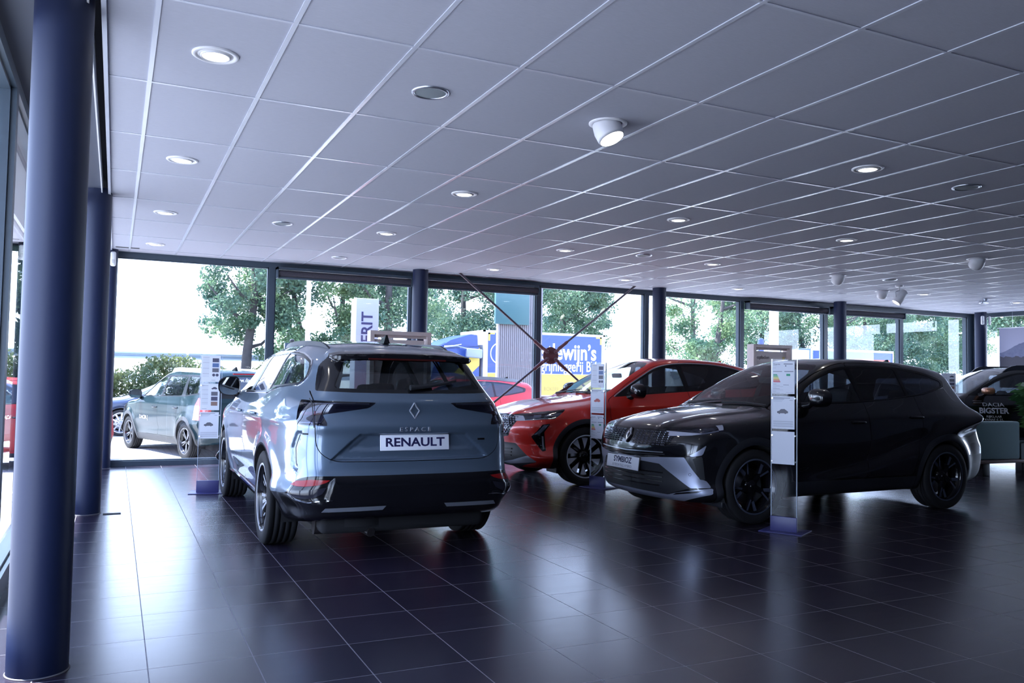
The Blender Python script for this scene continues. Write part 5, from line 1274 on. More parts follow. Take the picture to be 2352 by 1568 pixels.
def build_wagon():
    P=mat('paint_dark_teal',(.010,.022,.027),.14,.0,.0,spec=.22)
    root=thing('car','dark teal estate car parked just outside the window, turned away','car',(1.55,17.7,GZ),math.radians(107.5))
    C=make_wagon()
    S=dict(paint=P,sill=.36,clad=.445,archm=mat('cladding_grey',(.035,.037,.042),.6),fglass=G_light,
      ws=rp([(1.16,-.1),(1.08,.60),(1.0,.70),(.30,.55),(.22,.48),(.2,-.1)],.05),rg=rp([(-.2,1.50),(.52,1.49),(.64,1.12),(-.2,1.10)],.04),
      fd=rp([(1.02,1.0),(.42,1.42),(.10,1.56),(-.12,1.57),(-.14,.5),(-.1,.37),(.98,.355),(1.03,.5)],.04),rd=rp([(-.12,1.57),(-1.05,1.57),(-1.12,1.05),(-1.06,.8),(-.98,.45),(-.94,.37),(-.1,.37),(-.14,.5)],.04),
      dlo=rp([(.95,1.08,.03),(.40,1.395,.15),(.05,1.515,.15),(-1.2,1.53,.2),(-1.95,1.50,.1),(-1.98,1.2,.06),(-1.25,1.13,.1),(.0,1.10)],.05),
      fw=rp([(.80,1.10),(.40,1.365,.15),(.05,1.485,.1),(-.09,1.49),(-.11,1.115)],.02),rw=rp([(-.17,1.49),(-1.02,1.50),(-1.08,1.145),(-.19,1.118)],.02),qw=rp([(-1.10,1.50),(-1.88,1.475,.06),(-1.90,1.22,.05),(-1.25,1.155)],.02),
      hood=rp([(1.15,-.1),(1.12,.62),(1.3,.75),(1.8,.70),(2.1,.45),(2.18,-.1)],.06),grl=rp([(-.2,.86),(.6,.84),(.55,.68),(-.2,.66)],.02),mir=(.86,1.09),mcol=M_gloss,hnd=(.02,-1.0,.90),dx=1.0,seats=(.35,-.6))
    out=base_car(C,root,S,.026,rp([(.62,1.12),(1.0,1.12),(1.0,.72),(.74,.74)],.03),rp([(.5,.88),(.95,.93),(.95,.76),(.55,.72)],.03),SP_DARK,.235,.205,.765)
    roof_rail(root,C,[(.15,.50),(-.5,.55),(-1.3,.56),(-1.9,.54)],M_satin,.07,.035)
    fin(root,C,-1.55,M_gloss)
    car_text(C,out['rear_window'],'www.dacia-g',.10,'r',.02,1.44,mat('decal_white',(.85,.85,.88),.5),'lettering',ext=.0012,bold=.001,off=.004)
    car_text(C,out['fdoor|L'],'DACIA |',.10,'s',.55,.68,mat('decal_white',(.85,.85,.88),.5),'lettering',sgn=1,ext=.0012,off=.004,sx=1.3)
    b=MB(); b.box(-.25,.25,-.01,.01,0,.02,frame_m((-2.035,0,1.555),(0,-1,0),(0,0,1),(-1,0,0))); b.build('brake_light',M_redlens,root)
    return root
def make_hatch(H=1.0):
    return Car(nside=.97,wsec=lin([(.1,.72),(.22,.79),(.4,.86),(.6,.885),(.75,.88),(.88,.865),(.96,.84),(1.04,.80),(1.2,.70),(1.35,.60),(1.45,.53)],.03),
      taper=lin([(-2.5,.18),(-2.1,.09),(-1.6,.01),(1.1,0),(1.7,.03),(2.2,.14),(2.5,.24)],.1),gtap=lin([(-2.5,.15),(-1.6,.04),(-1,0),(.2,0),(1.0,.05),(2.3,.1)],.15),
      zt=lin([(-2.8,.9),(-2.1,1.13),(-1.6,1.30),(-1.0,1.42),(-.5,1.45),(0,1.43),(.35,1.32),(1.05,1.0),(1.2,.95),(1.6,.90),(2.0,.80),(2.2,.70),(2.35,.5)],.05),
      zb=lin([(-2.6,.36),(-2.1,.26),(-1.6,.19),(1.6,.17),(2.4,.2)],.08),xf=lin([(0,2.1),(.25,2.24),(.45,2.28),(.65,2.26),(.85,2.15),(1.4,1.8)],.03),
      xr=lin([(.1,-2.0),(.3,-2.15),(.5,-2.2),(.8,-2.17),(1.0,-2.15),(1.2,-1.95),(1.5,-1.6)],.025),bf=.38,br=.2,crown=.03,axles=(-1.3,1.3),wr=.325,arch=.36,flare=.018,kside=.1,kend=.11,ktop=.10,
      creases=[(lin([(-2.4,.88),(1.9,.80)],.1),lin([(-2.4,.010),(1.8,.008)],.1),.035)],box=(-2.36,2.42,1.0,.08,1.56),xmidr=-1.7,xmidf=1.6)
def hatch_spec(P):
    return dict(paint=P,sill=.26,clad=.375,archm=P,fglass=G_light,
      ws=rp([(1.15,-.1),(1.05,.55),(.97,.66),(.2,.48),(.12,.42),(.1,-.1)],.05),rg=rp([(-.2,1.30),(.45,1.28),(.55,1.02),(-.2,1.0)],.04),
      fd=rp([(1.0,.85),(.4,1.28),(.05,1.40),(-.1,1.41),(-.12,.5),(-.1,.3),(.86,.29),(.95,.5)],.04),rd=rp([(-.1,1.41),(-.85,1.39),(-1.05,1.0),(-.98,.7),(-.9,.5),(-.86,.3),(-.1,.3),(-.12,.5)],.04),
      dlo=rp([(.88,.95,.03),(.36,1.235,.15),(.0,1.345,.15),(-.6,1.36,.2),(-1.15,1.27,.1),(-1.4,1.12,.04),(-1.0,1.04,.1),(0,.98)],.05),
      fw=rp([(.74,.975),(.34,1.205,.1),(.0,1.315,.1),(-.07,1.32),(-.09,.995)],.02),rw=rp([(-.14,1.325),(-.6,1.332),(-.98,1.27),(-1.08,1.07),(-.98,1.055),(-.15,1.0)],.02),
      hood=rp([(1.12,-.1),(1.08,.60),(1.3,.74),(1.8,.66),(2.08,.40),(2.14,-.1)],.06),grl=rp([(-.2,.68),(.5,.66),(.45,.5),(-.2,.48)],.02),bump=rp([(-.2,.40),(.9,.38),(.9,.1),(-.2,.1)],.02),rbump=rp([(-.2,.46),(.9,.44),(.9,.1),(-.2,.1)],.02),
      mir=(.72,.95),hnd=(.02,-.85,.80),dz=.90,mz=1.2)
def build_sedan():
    P=paint('paint_navy',(.012,.022,.05),.4,.28)
    root=thing('car','low navy car with silver multi-spoke wheels parked beyond the dark teal estate','car',(1.42,23.2,GZ),math.radians(183))
    base_car(make_hatch(),root,hatch_spec(P),.03,rp([(.45,.9),(.95,.92),(.95,.74),(.5,.74)],.03),rp([(.45,.72),(.95,.80),(.95,.62),(.5,.58)],.03),SP_ALU,.245,.21,.765); return root
def build_red_hatch():
    P=mat('paint_red_outdoor',(.34,.008,.010),.4,.0,.25,spec=.4)
    root=thing('car','red car mostly hidden behind the columns, its tail just showing at the window edge','car',(-2.18,15.9,GZ),math.radians(180))
    base_car(make_hatch(),root,hatch_spec(P),.03,rp([(.45,1.0),(.95,1.02),(.95,.66),(.55,.68)],.03),rp([(.45,.72),(.95,.80),(.95,.62),(.5,.58)],.03),SP_ALU,.225,.205,.765); return root
def build_red_suv():
    P=mat('paint_red_outdoor',(.34,.008,.010),.4,.0,.25,spec=.4)
    root=thing('car','red SUV with roof rails parked outside between the silver-blue SUV and the brace','car',(6.15,16.2,GZ),math.radians(180))
    C=make_symbioz()
    S=dict(paint=P,sill=.36,clad=.455,fglass=G_light,
      ws=rp([(1.02,-.1),(.97,.54),(.88,.66),(.18,.50),(.10,.44),(.075,-.1)],.05),rg=rp([(-.2,1.40),(.46,1.39),(.58,1.16),(.55,1.10),(-.2,1.08)],.04),
      fd=rp([(.98,1.04),(.62,1.245),(.30,1.40,.2),(.03,1.49,.1),(-.17,1.525),(-.20,.50),(-.16,.37),(.80,.355),(.86,.44),(.96,.80)],.04),rd=rp([(-.17,1.525),(-.8,1.53,.2),(-1.02,1.51),(-.97,1.10),(-.98,.80),(-.90,.62),(-.82,.37),(-.16,.37),(-.20,.50)],.04),
      dlo=rp([(.86,1.10,.03),(.62,1.222,.1),(.32,1.375,.2),(.03,1.468,.2),(-.36,1.502,.3),(-.92,1.495,.2),(-1.30,1.455,.2),(-1.66,1.36,.03),(-1.62,1.285,.03),(-1.16,1.206,.2),(-.54,1.146,.2),(0,1.114,.2)],.05),
      fw=rp([(.66,1.118,.03),(.60,1.205,.06),(.32,1.350,.2),(.03,1.442,.1),(-.135,1.463,.02),(-.165,1.132,.02)],.02),rw=rp([(-.20,1.470,.02),(-.36,1.480),(-.86,1.472,.02),(-.865,1.185,.02),(-.215,1.138,.02)],.02),qw=rp([(-.90,1.470,.02),(-1.27,1.432,.1),(-1.59,1.350,.03),(-1.57,1.302,.02),(-.905,1.19,.02)],.02),
      hood=rp([(1.00,-.1),(.97,.60),(1.02,.71),(1.45,.735),(1.95,.55),(2.09,-.1)],.06),grl=rp([(-.2,.84),(.55,.84),(.5,.66),(-.2,.66)],.02),mir=(.56,1.12),mcol=M_gloss,hnd=(-.03,-.88,.93),seats=(.12,-.72),dx=.84)
    base_car(C,root,S,.028,rp([(.40,1.0),(.95,1.02),(.95,.80),(.6,.82)],.03),rp([(.45,.86),(.9,.9),(.9,.76),(.55,.74)],.03),SP_ALU,.24,.215,.775)
    roof_rail(root,C,[(.05,.47),(-.5,.52),(-1.2,.52),(-1.6,.48)],M_satin,.055,.03); fin(root,C,-1.42,M_gloss); return root
def make_bigster():
    return Car(nside=.97,wsec=lin([(.1,.74),(.25,.82),(.4,.865),(.6,.89),(.85,.892),(.98,.875),(1.08,.84),(1.18,.795),(1.35,.725),(1.5,.655),(1.6,.60),(1.7,.55)],.03),
      taper=lin([(-2.5,.12),(-2.1,.05),(-1.6,.005),(1.1,0),(1.7,.015),(2.2,.10),(2.5,.2)],.1),gtap=lin([(-2.5,.06),(-1.8,.02),(-1,0),(.2,0),(1.0,.05),(2.3,.1)],.15),
      zt=lin([(-2.8,1.5),(-2.0,1.60),(-1.2,1.655),(-.4,1.67),(.1,1.64),(.42,1.50),(.98,1.20),(1.1,1.16),(1.6,1.12),(2.0,1.04),(2.2,.92),(2.35,.65)],.05),
      zb=lin([(-2.6,.40),(-2.1,.32),(-1.6,.25),(1.6,.23),(2.4,.27)],.08),xf=lin([(0,2.1),(.25,2.22),(.5,2.28),(.8,2.28),(1.0,2.2),(1.4,1.9)],.03),
      xr=lin([(.1,-2.1),(.3,-2.22),(.5,-2.28),(.8,-2.26),(1.1,-2.24),(1.3,-2.15),(1.55,-2.0),(1.75,-1.9)],.02),bf=.26,br=.14,
      crown=.03,axles=(-1.35,1.35),wr=.36,arch=.405,flare=.03,kside=.09,kend=.10,ktop=.09,
      creases=[(lin([(-2.4,1.03),(1.9,1.0)],.1),lin([(-2.4,.006),(1.8,.008)],.1),.04),(lin([(-1.2,.60),(1.0,.45)],.15),lin([(-1.2,0),(-.8,-.025),(.7,-.03),(1.0,0)],.08),.10)],box=(-2.42,2.44,1.02,.1,1.78),xmidr=-1.8,xmidf=1.6)
def build_bigster():
    root=thing('car','black SUV with copper mirrors and white door lettering behind the teal bench','car',(14.0,9.45,0),math.radians(152))
    C=make_bigster(); P=paint('paint_black_gloss',(.007,.007,.009),.15,.22)
    S=dict(paint=P,sill=.40,clad=.48,fglass=G_side,
      ws=rp([(1.08,-.1),(1.0,.60),(.94,.70),(.30,.555),(.22,.48),(.2,-.1)],.05),rg=rp([(-.2,1.55),(.5,1.53),(.62,1.18),(-.2,1.15)],.04),
      fd=rp([(.98,1.1),(.40,1.48),(.10,1.60),(-.12,1.61),(-.14,.5),(-.1,.42),(.88,.40),(.95,.6)],.04),rd=rp([(-.12,1.61),(-.95,1.61),(-1.0,1.1),(-.95,.75),(-.88,.5),(-.84,.42),(-.1,.42),(-.14,.5)],.04),
      dlo=rp([(.92,1.16,.03),(.38,1.455,.15),(.05,1.555,.15),(-1.0,1.57,.2),(-1.75,1.53,.1),(-1.80,1.28,.06),(-1.1,1.20,.1),(.0,1.17)],.05),
      fw=rp([(.78,1.18),(.38,1.42,.15),(.05,1.525,.1),(-.09,1.53),(-.11,1.19)],.02),rw=rp([(-.17,1.53),(-.90,1.54),(-.95,1.22),(-.19,1.195)],.02),qw=rp([(-1.0,1.54),(-1.68,1.50,.06),(-1.70,1.30,.05),(-1.05,1.235)],.02),
      hood=rp([(1.08,-.1),(1.05,.62),(1.2,.76),(1.8,.72),(2.1,.5),(2.19,-.1)],.06),grl=rp([(-.2,.95),(.6,.95),(.6,.78),(-.2,.78)],.02),bump=rp([(-.2,.55),(.95,.52),(.95,.1),(-.2,.1)],.02),rbump=rp([(-.2,.55),(.95,.52),(.95,.1),(-.2,.1)],.02),
      mir=(.66,1.20),ms=1.1,mh=.62,mcol=mat('mirror_copper',(.42,.19,.10),.32,.7,coat=.5),hnd=(.0,-.85,1.0),dz=1.1,mz=1.45)
    out=base_car(C,root,S,.026,rp([(.62,1.12),(1.0,1.12),(1.0,.85),(.74,.85)],.03),rp([(.55,1.0),(.95,1.02),(.95,.84),(.6,.82)],.03),SP_DARK,.24,.225,.785)
    roof_rail(root,C,[(.22,.52),(-.4,.57),(-1.2,.575),(-1.85,.55)],mat('rail_black',(.03,.033,.045),.25,coat=.6),.065,.04)
    Wd=mat('decal_white',(.85,.85,.88),.5); dl=out['fdoor|L']
    for txt,sz,x,z,sx,b in (('DACIA',.080,.55,1.015,1.45,0),('BIGSTER',.125,.55,.915,1.02,.0045),('RIJKLAAR',.048,.55,.822,1.25,.0006),('VANAF € 31.',.048,.55,.772,1.15,.0006)):
        car_text(C,dl,txt,sz,'s',x,z,Wd,'lettering',sgn=1,ext=.0008,bold=b,off=.004,sx=sx)
    for z in (1.045,1.075): C.ribbon([(.86,z),(.72,z)],'s',.012,.004,M_satin,root,'fender_bar',sgn=1,n=6)
    return root
# ---------------------------------------------------------------- fittings of the showroom
M_lampring=mat('lamp_ring_white',(.74,.75,.80),.4)
M_glow=mat('lamp_glow',(1,1,1),.5,emit=(1,.97,.93),es=4)
def downlight(x,y,label,proto=[None],tilt=0):
    if proto[0] is None or tilt:
        o=thing('ceiling_light',label,'ceiling light',(x,y,H),group='round lights in the ceiling')
        MB().lathe([(.118,.0),(.118,-.006),(.112,-.010),(.098,-.010),(.094,-.003),(.086,-.003),(.082,-.010),(.074,-.004),(.070,.02)],40).build('trim_ring',M_lampring,o)
        T=TRS((0,0,-.004),tilt,0,.6 if tilt else 0)
        c=MB(); c.lathe([(.078,.05),(.076,-.008),(.070,-.012),(.066,-.006)],36,T); h=c.build('lamp_head',M_lampring,o)
        MB().cyl(.067,-.008,-.002,36,T).build('diffuser',M_glow,o)
        l=D.lights.new('lamp','SPOT'); l.energy=3; l.spot_size=2.2; l.spot_blend=.6; l.color=(1,.95,.88); l.shadow_soft_size=.06
        lo=D.objects.new('lamp',l); COL.objects.link(lo); lo.parent=o; lo.location=(0,0,-.03)
        if not tilt: proto[0]=o
        return o
    return dup(proto[0],(x,y,H),None,label)
DL=[(.42,4.565,'recessed round light nearest the camera, by the first column'),(.42,6.965,'recessed round light second from the camera along the glazed wall'),(.42,9.365,'recessed round light third along the glazed wall'),(.42,11.765,'recessed round light along the glazed wall closest to the front window'),
 (2.82,6.965,'recessed round light above the silver-blue SUV, before its roof'),(2.82,9.365,'recessed round light above the SUV roof, one row nearer the window'),(5.22,4.565,'recessed round light at right, in the row nearest the camera'),(5.22,6.965,'recessed round light above the nose of the black SUV'),(5.22,9.365,'recessed round light above the red car nose'),
 (7.62,6.965,'recessed round light above the tail of the black SUV'),(7.62,9.365,'recessed round light above the red car roof'),(5.22,11.60,'recessed round light above the cross brace'),(10.02,11.6,'recessed round light near the window, right of the second far column'),(7.62,11.6,'recessed round light just left of the second far column'),(13.35,10.42,'small distant round light right of the white track spot'),(16.06,10.45,'most distant round light at the picture edge')]
for x,y,l in DL: downlight(x,y,l)
def tilted(x,y,label,rx,rz,drop=.09,proto=[None]):
    o=thing('eyeball_spot',label,'spotlight',(x,y,H),rz,group='swivelling ceiling spots')
    MB().lathe([(.125,.0),(.125,-.008),(.100,-.010),(.092,.0),(.09,.03)],40).build('trim_ring',M_lampring,o)
    T=TRS((0,0,-.045),rx,0,0)
    MB().lathe([(.0,.10),(.05,.095),(.085,.06),(.094,.0),(.090,-.055),(.082,-.075),(.078,-.070)],40,T).build('lamp_head',M_lampring,o)
    MB().cyl(.078,-.072,-.066,36,T).build('diffuser',M_glow,o)
    return o
tilted(2.85,4.565,'swivelled white spot hanging proud of the ceiling, bright face towards the camera',-.45,.50)
tilted(10.02,9.33,'dark swivelled spot above the opladen board, facing away',-.9,2.6)
tilted(12.34,10.48,'dark swivelled spot just left of the white track spot, facing away',-.9,2.6)
tilted(10.18,7.15,'dark swivelled spot nearest the right picture edge, facing away',-.9,2.6)
def track_spot():
    o=thing('track_spot','white barrel spot on a bracket under the ceiling at right','spotlight',(11.86,9.73,H))
    MB().lathe([(0,-.03),(.06,-.03),(.065,0)],28).build('ceiling_rose',M_lampring,o)
    m=MB(); m.tube([(0,0,-.03),(0,0,-.10)],.014,10); m.tube([(-.085,0,-.20),(-.085,0,-.11),(0,0,-.09),(.085,0,-.11),(.085,0,-.20)],.010,8); m.build('bracket',M_lampring,o)
    T=TRS((.02,0,-.20),0,.65,-.42)
    MB().lathe([(0,.13),(.05,.13),(.075,.11),(.078,-.12),(.068,-.125),(.064,-.10)],32,T).build('lamp_head',M_lampring,o); MB().cyl(.065,-.11,-.10,28,T).build('lens',M_glow,o); return o
track_spot()
def speaker(x,y,label,proto=[None]):
    if proto[0]: return dup(proto[0],(x,y,H),None,label)
    o=thing('ceiling_speaker',label,'ceiling speaker',(x,y,H),group='grey ceiling speakers')
    MB().lathe([(.112,0),(.112,-.006),(.104,-.012),(.094,-.010),(.092,-.004)],40).build('rim',M_satin,o)
    MB().lathe([(0,-.010),(.06,-.009),(.093,-.005)],40).build('grille_cloth',mat('speaker_mesh',(.22,.26,.29),.7,noise=.3,nscale=400),o); proto[0]=o; return o
for x,y,l in ((1.62,4.565,'flat grey speaker disc nearest the camera, between the first light and the swivelled spot'),(1.62,9.365,'flat grey speaker disc above the price stand at left'),(2.82,11.66,'flat grey speaker disc close to the front window above the SUV'),(6.42,4.6,'flat dark speaker disc near the right picture edge'),(6.33,9.2,'flat grey speaker disc above the red car windscreen'),(11.1,9.28,'flat speaker disc left of the white track spot')): speaker(x,y,l)
def detector(p,label,rz):
    o=thing('detector',label,'detector',p,rz); MB().rbox(-.035,.035,-.05,.0,-.10,.10,.022).build('casing',M_white,o); MB().rbox(-.018,.018,-.054,-.05,-.06,-.01,.004).build('lens',mat('detector_lens',(.6,.6,.62),.3),o); return o
detector((-.075,12.45,2.84),'white motion detector at the top of the far left corner column',0)
detector((17.545,12.22,2.80),'white motion detector at left on the last far column',-.4); detector((17.74,12.20,2.80),'white motion detector at right on the last far column',.4)
cm=thing('ceiling_camera','small grey camera under the ceiling left of the last far column','camera',(14.98,10.36,H)); MB().cyl(.05,-.05,0,20).build('mount',M_satin,cm); MB().rbox(-.14,.05,-.04,.04,-.10,-.045,.015).build('casing',M_satin,cm)
# ceiling slot diffuser and floor socket
sl=thing('air_slot','dark slot in the ceiling beside the far corner column','vent',(.02,12.30,H)); MB().box(-.07,.22,-.04,.04,-.004,.02).build('opening',M_dark,sl); MB().box(-.08,.23,-.05,.05,-.002,.018).build('frame',M_grid,sl)
fs=thing('floor_socket','small dark floor socket beside the second column','floor socket',(.02,8.56,0)); MB().rbox(-.075,.075,-.035,.035,-.002,.006,.002).build('lid',M_plast,fs); MB().box(-.02,.02,-.01,.01,.005,.008).build('tab',M_frame,fs)
# rolled blinds
def blind(x0,x1,label):
    o=thing('roller_blind',label,'blind',(x0,YF-.03,H),group='rolled up blinds above the front windows'); L=x1-x0
    MB().box(.05,L-.05,-.12,.03,-.11,-.075).build('cassette',M_frame,o)
    m=MB(); m.cyl(.052,.07,L-.07,24,Matrix.Translation((0,-.05,-.165))@Matrix.Rotation(PI/2,4,'Y')); m.build('fabric_roll',mat('blind_fabric',(.055,.050,.065),.8,noise=.4,nscale=60),o)
    b=MB(); b.rbox(.07,L-.07,-.075,-.045,-.245,-.212,.008); b.build('bottom_bar',M_frame,o)
    for x in (.05,L-.07): e=MB(); e.box(x,x+.02,-.12,.03,-.24,-.075); e.build('end_bracket',M_frame,o)
    return o
for i,l in ((1,'rolled dark blind above the silver-blue SUV'),(2,'rolled dark blind right of the first far column, behind the brace rod'),(5,'rolled dark blind above the opladen board'),(6,'rolled dark blind right of the third far column')): blind(MX[i],MX[i+1],l)
# cross brace
def brace():
    c=Vector((6.62,12.33,1.71)); o=thing('cross_brace','steel cross brace of four rods bolted to a round red-brown plate','brace',tuple(c))
    RB=mat('brace_red_brown',(.16,.07,.085),.4,.2); ST=mat('brace_rod',(.14,.125,.15),.35,.6)
    MB().cyl(.145,-.022,.0,40,Matrix.Rotation(PI/2,4,'X')@Matrix.Translation((0,0,.011))).build('gusset_plate',RB,o)
    ends=[Vector((4.93,12.33,3.0)),Vector((8.31,12.33,3.0)),Vector((4.93,12.33,.42)),Vector((8.31,12.33,.42))]
    for e in ends:
        d=(e-c); u=d.normalized(); r=MB(); r.tube([u*.30,d],.019,12); rd=r.build('rod',ST,o)
        f=MB(); y=Vector((0,-.03,0)); f.tube([u*.085+y,u*.16+y*.9,u*.20],[.030,.030,.030],10); f.tube([u*.19,u*.36],[.034,.028],12); f.tube([u*.36,u*.40],[.032,.026],12); f.build('fork_end',RB,rd)
        b=MB(); b.cyl(.022,-.055,.03,6,Matrix.Translation(u*.105+Vector((0,0,0)))@Matrix.Rotation(PI/2,4,'X')@Matrix.Rotation(PI,4,'X')); b.cyl(.034,.0,.02,20,Matrix.Translation(u*.105+Vector((0,-.02,0)))@Matrix.Rotation(PI/2,4,'X')); b.build('bolt',M_satin,rd)
    return o
brace()
# info boards
def board(x0,x1,y,h,label,txt):
    o=thing('info_board',label,'info board',((x0+x1)/2,y,0)); w=(x1-x0)/2; B=mat('beige_oak',(.50,.42,.40),.55,noise=.12,nscale=14); P_=mat('board_beige',(.55,.48,.46),.6)
    f=MB(); f.box(-w,-w+.06,-.09,.09,0,h); f.box(w-.06,w,-.09,.09,0,h); f.box(-w+.06,w-.06,-.09,.09,h-.06,h); f.box(-w+.06,w-.06,-.09,.09,0,.06); f.build('frame',B,o)
    MB().box(-w+.085,w-.09,-.03,.03,.10,h-.125).build('panel',P_,o)
    MB().box(-w+.06,w-.06,-.012,.012,h-.10,h-.06).build('rail',B,o)
    for x in (-w+.2,w-.2): MB().box(x-.01,x+.01,-.008,.008,h-.13,h-.09).build('hanger',M_satin,o)
    R=Matrix.Rotation(PI/2,4,'X')
    if txt:
        t=MB(); t.text(txt,.095,Matrix.Translation((-w+.13,-.032,h-.24))@R,.001,0,align='LEFT'); t.build('lettering',mat('print_dark',(.06,.055,.06),.6),o)
        e=MB(); e.cyl(.032,0,.004,20,Matrix.Translation((w-.16,-.03,h-.25))@R); e.build('emblem',mat('emblem_gold',(.55,.40,.10),.4),o)
        l=MB(); l.box(-w+.13,w-.35,-.032,-.03,h-.335,h-.325); l.box(-w+.13,w-.40,-.032,-.03,h-.365,h-.357); l.build('print_line',mat('print_grey',(.35,.31,.31),.6),o)
    return o
board(3.38,4.33,12.0,1.99,'beige framed info board half hidden behind the silver-blue SUV roof','')
board(10.66,11.60,12.0,2.03,'beige framed info board lettered opladen behind the black car','opladen')
# acrylic price stands
G_acr=glass('acrylic',(.955,.965,.985),.22); M_paper=mat('paper',(.66,.68,.76),.6); M_ink=mat('ink_grey',(.24,.25,.32),.7); M_dimink=mat('ink_pale',(.46,.48,.56),.7); M_base=mat('stand_violet',(.045,.045,.16),.4)
PIC=[mat('photo_dark',(.05,.05,.10),.5),mat('photo_brown',(.22,.13,.11),.5),mat('photo_blue',(.07,.13,.30),.5),mat('photo_grey',(.10,.10,.13),.5)]
EN=[mat('label_%d'%i,c,.5) for i,c in enumerate([(.02,.28,.16),(.05,.38,.15),(.30,.48,.08),(.70,.62,.06),(.68,.35,.04),(.60,.12,.03),(.55,.02,.03)])]
def paper_lines(Mx,w,h,rows,par):
    m=MB(); n=MB()
    for i,(x0,x1,z,t,dk) in enumerate(rows): (m if dk else n).box(-w/2+x0*w,-w/2+x1*w,-.0008,0,-z*h-t,-z*h,Mx)
    if m.v: m.build('print',M_ink,par)
    if n.v: n.build('print',M_dimink,par)
def car_icon(Mx,cx,cz,s,col,par):
    m=MB(); P=[(-1,-.28),(-.98,.05),(-.62,.14),(-.30,.46),(.35,.50),(.82,.16),(1,.05),(1,-.26),(.72,-.30),(.5,-.44),(.3,-.30),(-.42,-.32),(-.58,-.46),(-.78,-.32)]
    m.prism([(cx+a*s,cz+b*s) for a,b in P],0,.0008,Mx@Matrix.Rotation(PI/2,4,'X')); m.build('picture',col,par)
def price_stand(x,y,rz,label,sheets,w=.225,h=1.53,carcol=None):
    o=thing('price_stand',label,'display stand',(x,y,0),rz,group='clear price stands beside the cars')
    MB().rbox(-.19,.19,-.12,.20,0,.008,.003).build('base_plate',M_base,o)
    MB().rbox(-w/2-.005,w/2+.005,-.012,.022,.006,.135,.003).build('clamp',M_base,o)
    [MB().add([(-w/2,y_,.10),(w/2,y_,.10),(w/2,y_,h),(-w/2,y_,h)],[(0,1,2,3)]).build('acrylic_sheet',G_acr,o) for y_ in (-.003,.012)]
    e=MB(); 
    for sx in (-1,1): e.box(sx*w/2-.002,sx*w/2+.002,-.005,.015,.10,h)
    e.build('polished_edge',mat('acrylic_edge',(.45,.52,.66),.2,coat=.5),o)
    for z in (h-.35,h-.68,.62):
        for sx in (-1,1): s=MB(); s.cyl(.007,-.012,.018,12,Matrix.Translation((sx*(w/2-.012),0,z))@Matrix.Rotation(PI/2,4,'X')); s.build('spacer',M_chrome,o)
    z=h-.02; ww=.200; hh=.290
    for kind in sheets:
        Mx=Matrix.Translation((-.006,-.0052,z)); p=MB(); p.box(-ww/2,ww/2,-.0006,0,-hh,0,Mx); po=p.build('paper',M_paper,o); Mf=Mx@Matrix.Translation((0,-.0008,0))
        if kind=='pics':
            paper_lines(Mf,ww,hh,[(.08,.42,.06+.052*i,.004,i%4==0) for i in range(15)]+[(.55,.75,.93,.004,True)],po)
            for i,c in enumerate((0,2,3)): q=MB(); q.box(ww*.08,ww*.42,-.0006,0,-hh*(.10+.19*i)-.044,-hh*(.10+.19*i),Mf); q.build('picture',PIC[c],po); 
            q=MB(); q.cyl(.016,0,.001,16,Mf@Matrix.Translation((ww*.16,0,-hh*.74))@Matrix.Rotation(PI/2,4,'X')); q.cyl(.016,0,.001,16,Mf@Matrix.Translation((ww*.34,0,-hh*.74))@Matrix.Rotation(PI/2,4,'X')); q.build('picture',PIC[0],po)
        elif kind=='pics2':
            paper_lines(Mf,ww,hh,[(.08,.40,.06+.055*i,.004,i%3==0) for i in range(14)]+[(.1,.35,.94,.004,True)],po)
            car_icon(Mf,ww*.22,-hh*.17,.030,PIC[0],po)
            for i,c in enumerate((3,0,1)): q=MB(); q.box(ww*.06,ww*.40,-.0006,0,-hh*(.30+.19*i)-.044,-hh*(.30+.19*i),Mf); q.build('picture',PIC[c],po)
        elif kind=='car':
            paper_lines(Mf,ww,hh,[(.05,.80,.04,.006,True),(.05,.55,.08,.004,True),(.05,.5,.115,.003,False),(.78,.92,.115,.003,True),(.05,.45,.15,.003,False)]+[(.06,.94,.76+.026*i,.003,i%3==0) for i in range(7)],po)
            car_icon(Mf,-.005,-hh*.47,.048,carcol or PIC[3],po)
        elif kind=='energy':
            t=MB(); t.text('Energie',.020,Mf@Matrix.Translation((-ww/2+.012,-.0002,-.026))@Matrix.Rotation(PI/2,4,'X'),.0003,.0004,align='LEFT'); t.build('lettering',M_ink,po)
            paper_lines(Mf,ww,hh,[(.52,.92,.07,.008,True),(.58,.64,.12,.012,True),(.05,.2,.13,.004,False),(.05,.18,.20,.004,False),(.05,.45,.305,.006,True),(.55,.95,.30,.008,True)]+[(.05,.2+.3*((i*7)%3)/2,.70+.036*i,.003,i%4==0) for i in range(8)]+[(.5,.75,.72,.004,True),(.62,.94,.95,.003,False)],po)
            for i in range(7): q=MB(); q.prism([(-ww/2+.012,-hh*(.40+.036*i)-.0075),(-ww/2+.045+.0045*i,-hh*(.40+.036*i)-.0075),(-ww/2+.049+.0045*i,-hh*(.40+.036*i)-.0037),(-ww/2+.045+.0045*i,-hh*(.40+.036*i)),(-ww/2+.012,-hh*(.40+.036*i))],0,.0008,Mf@Matrix.Rotation(PI/2,4,'X')); q.build('energy_bar',EN[i],po)
            q=MB(); q.rbox(.028,.062,-.0012,0,-hh*.45,-hh*.385,.0005,Mf); q.build('energy_mark',EN[0],po)
        z-=hh+.022
    return o
price_stand(5.385,5.625,-1.06,'clear price stand in front of the black SUV with an energy label on top',['energy','car','blank'])
price_stand(.962,9.72,-.18,'clear price stand left of the silver-blue SUV by its front wheel',['pics','pics2','car'])
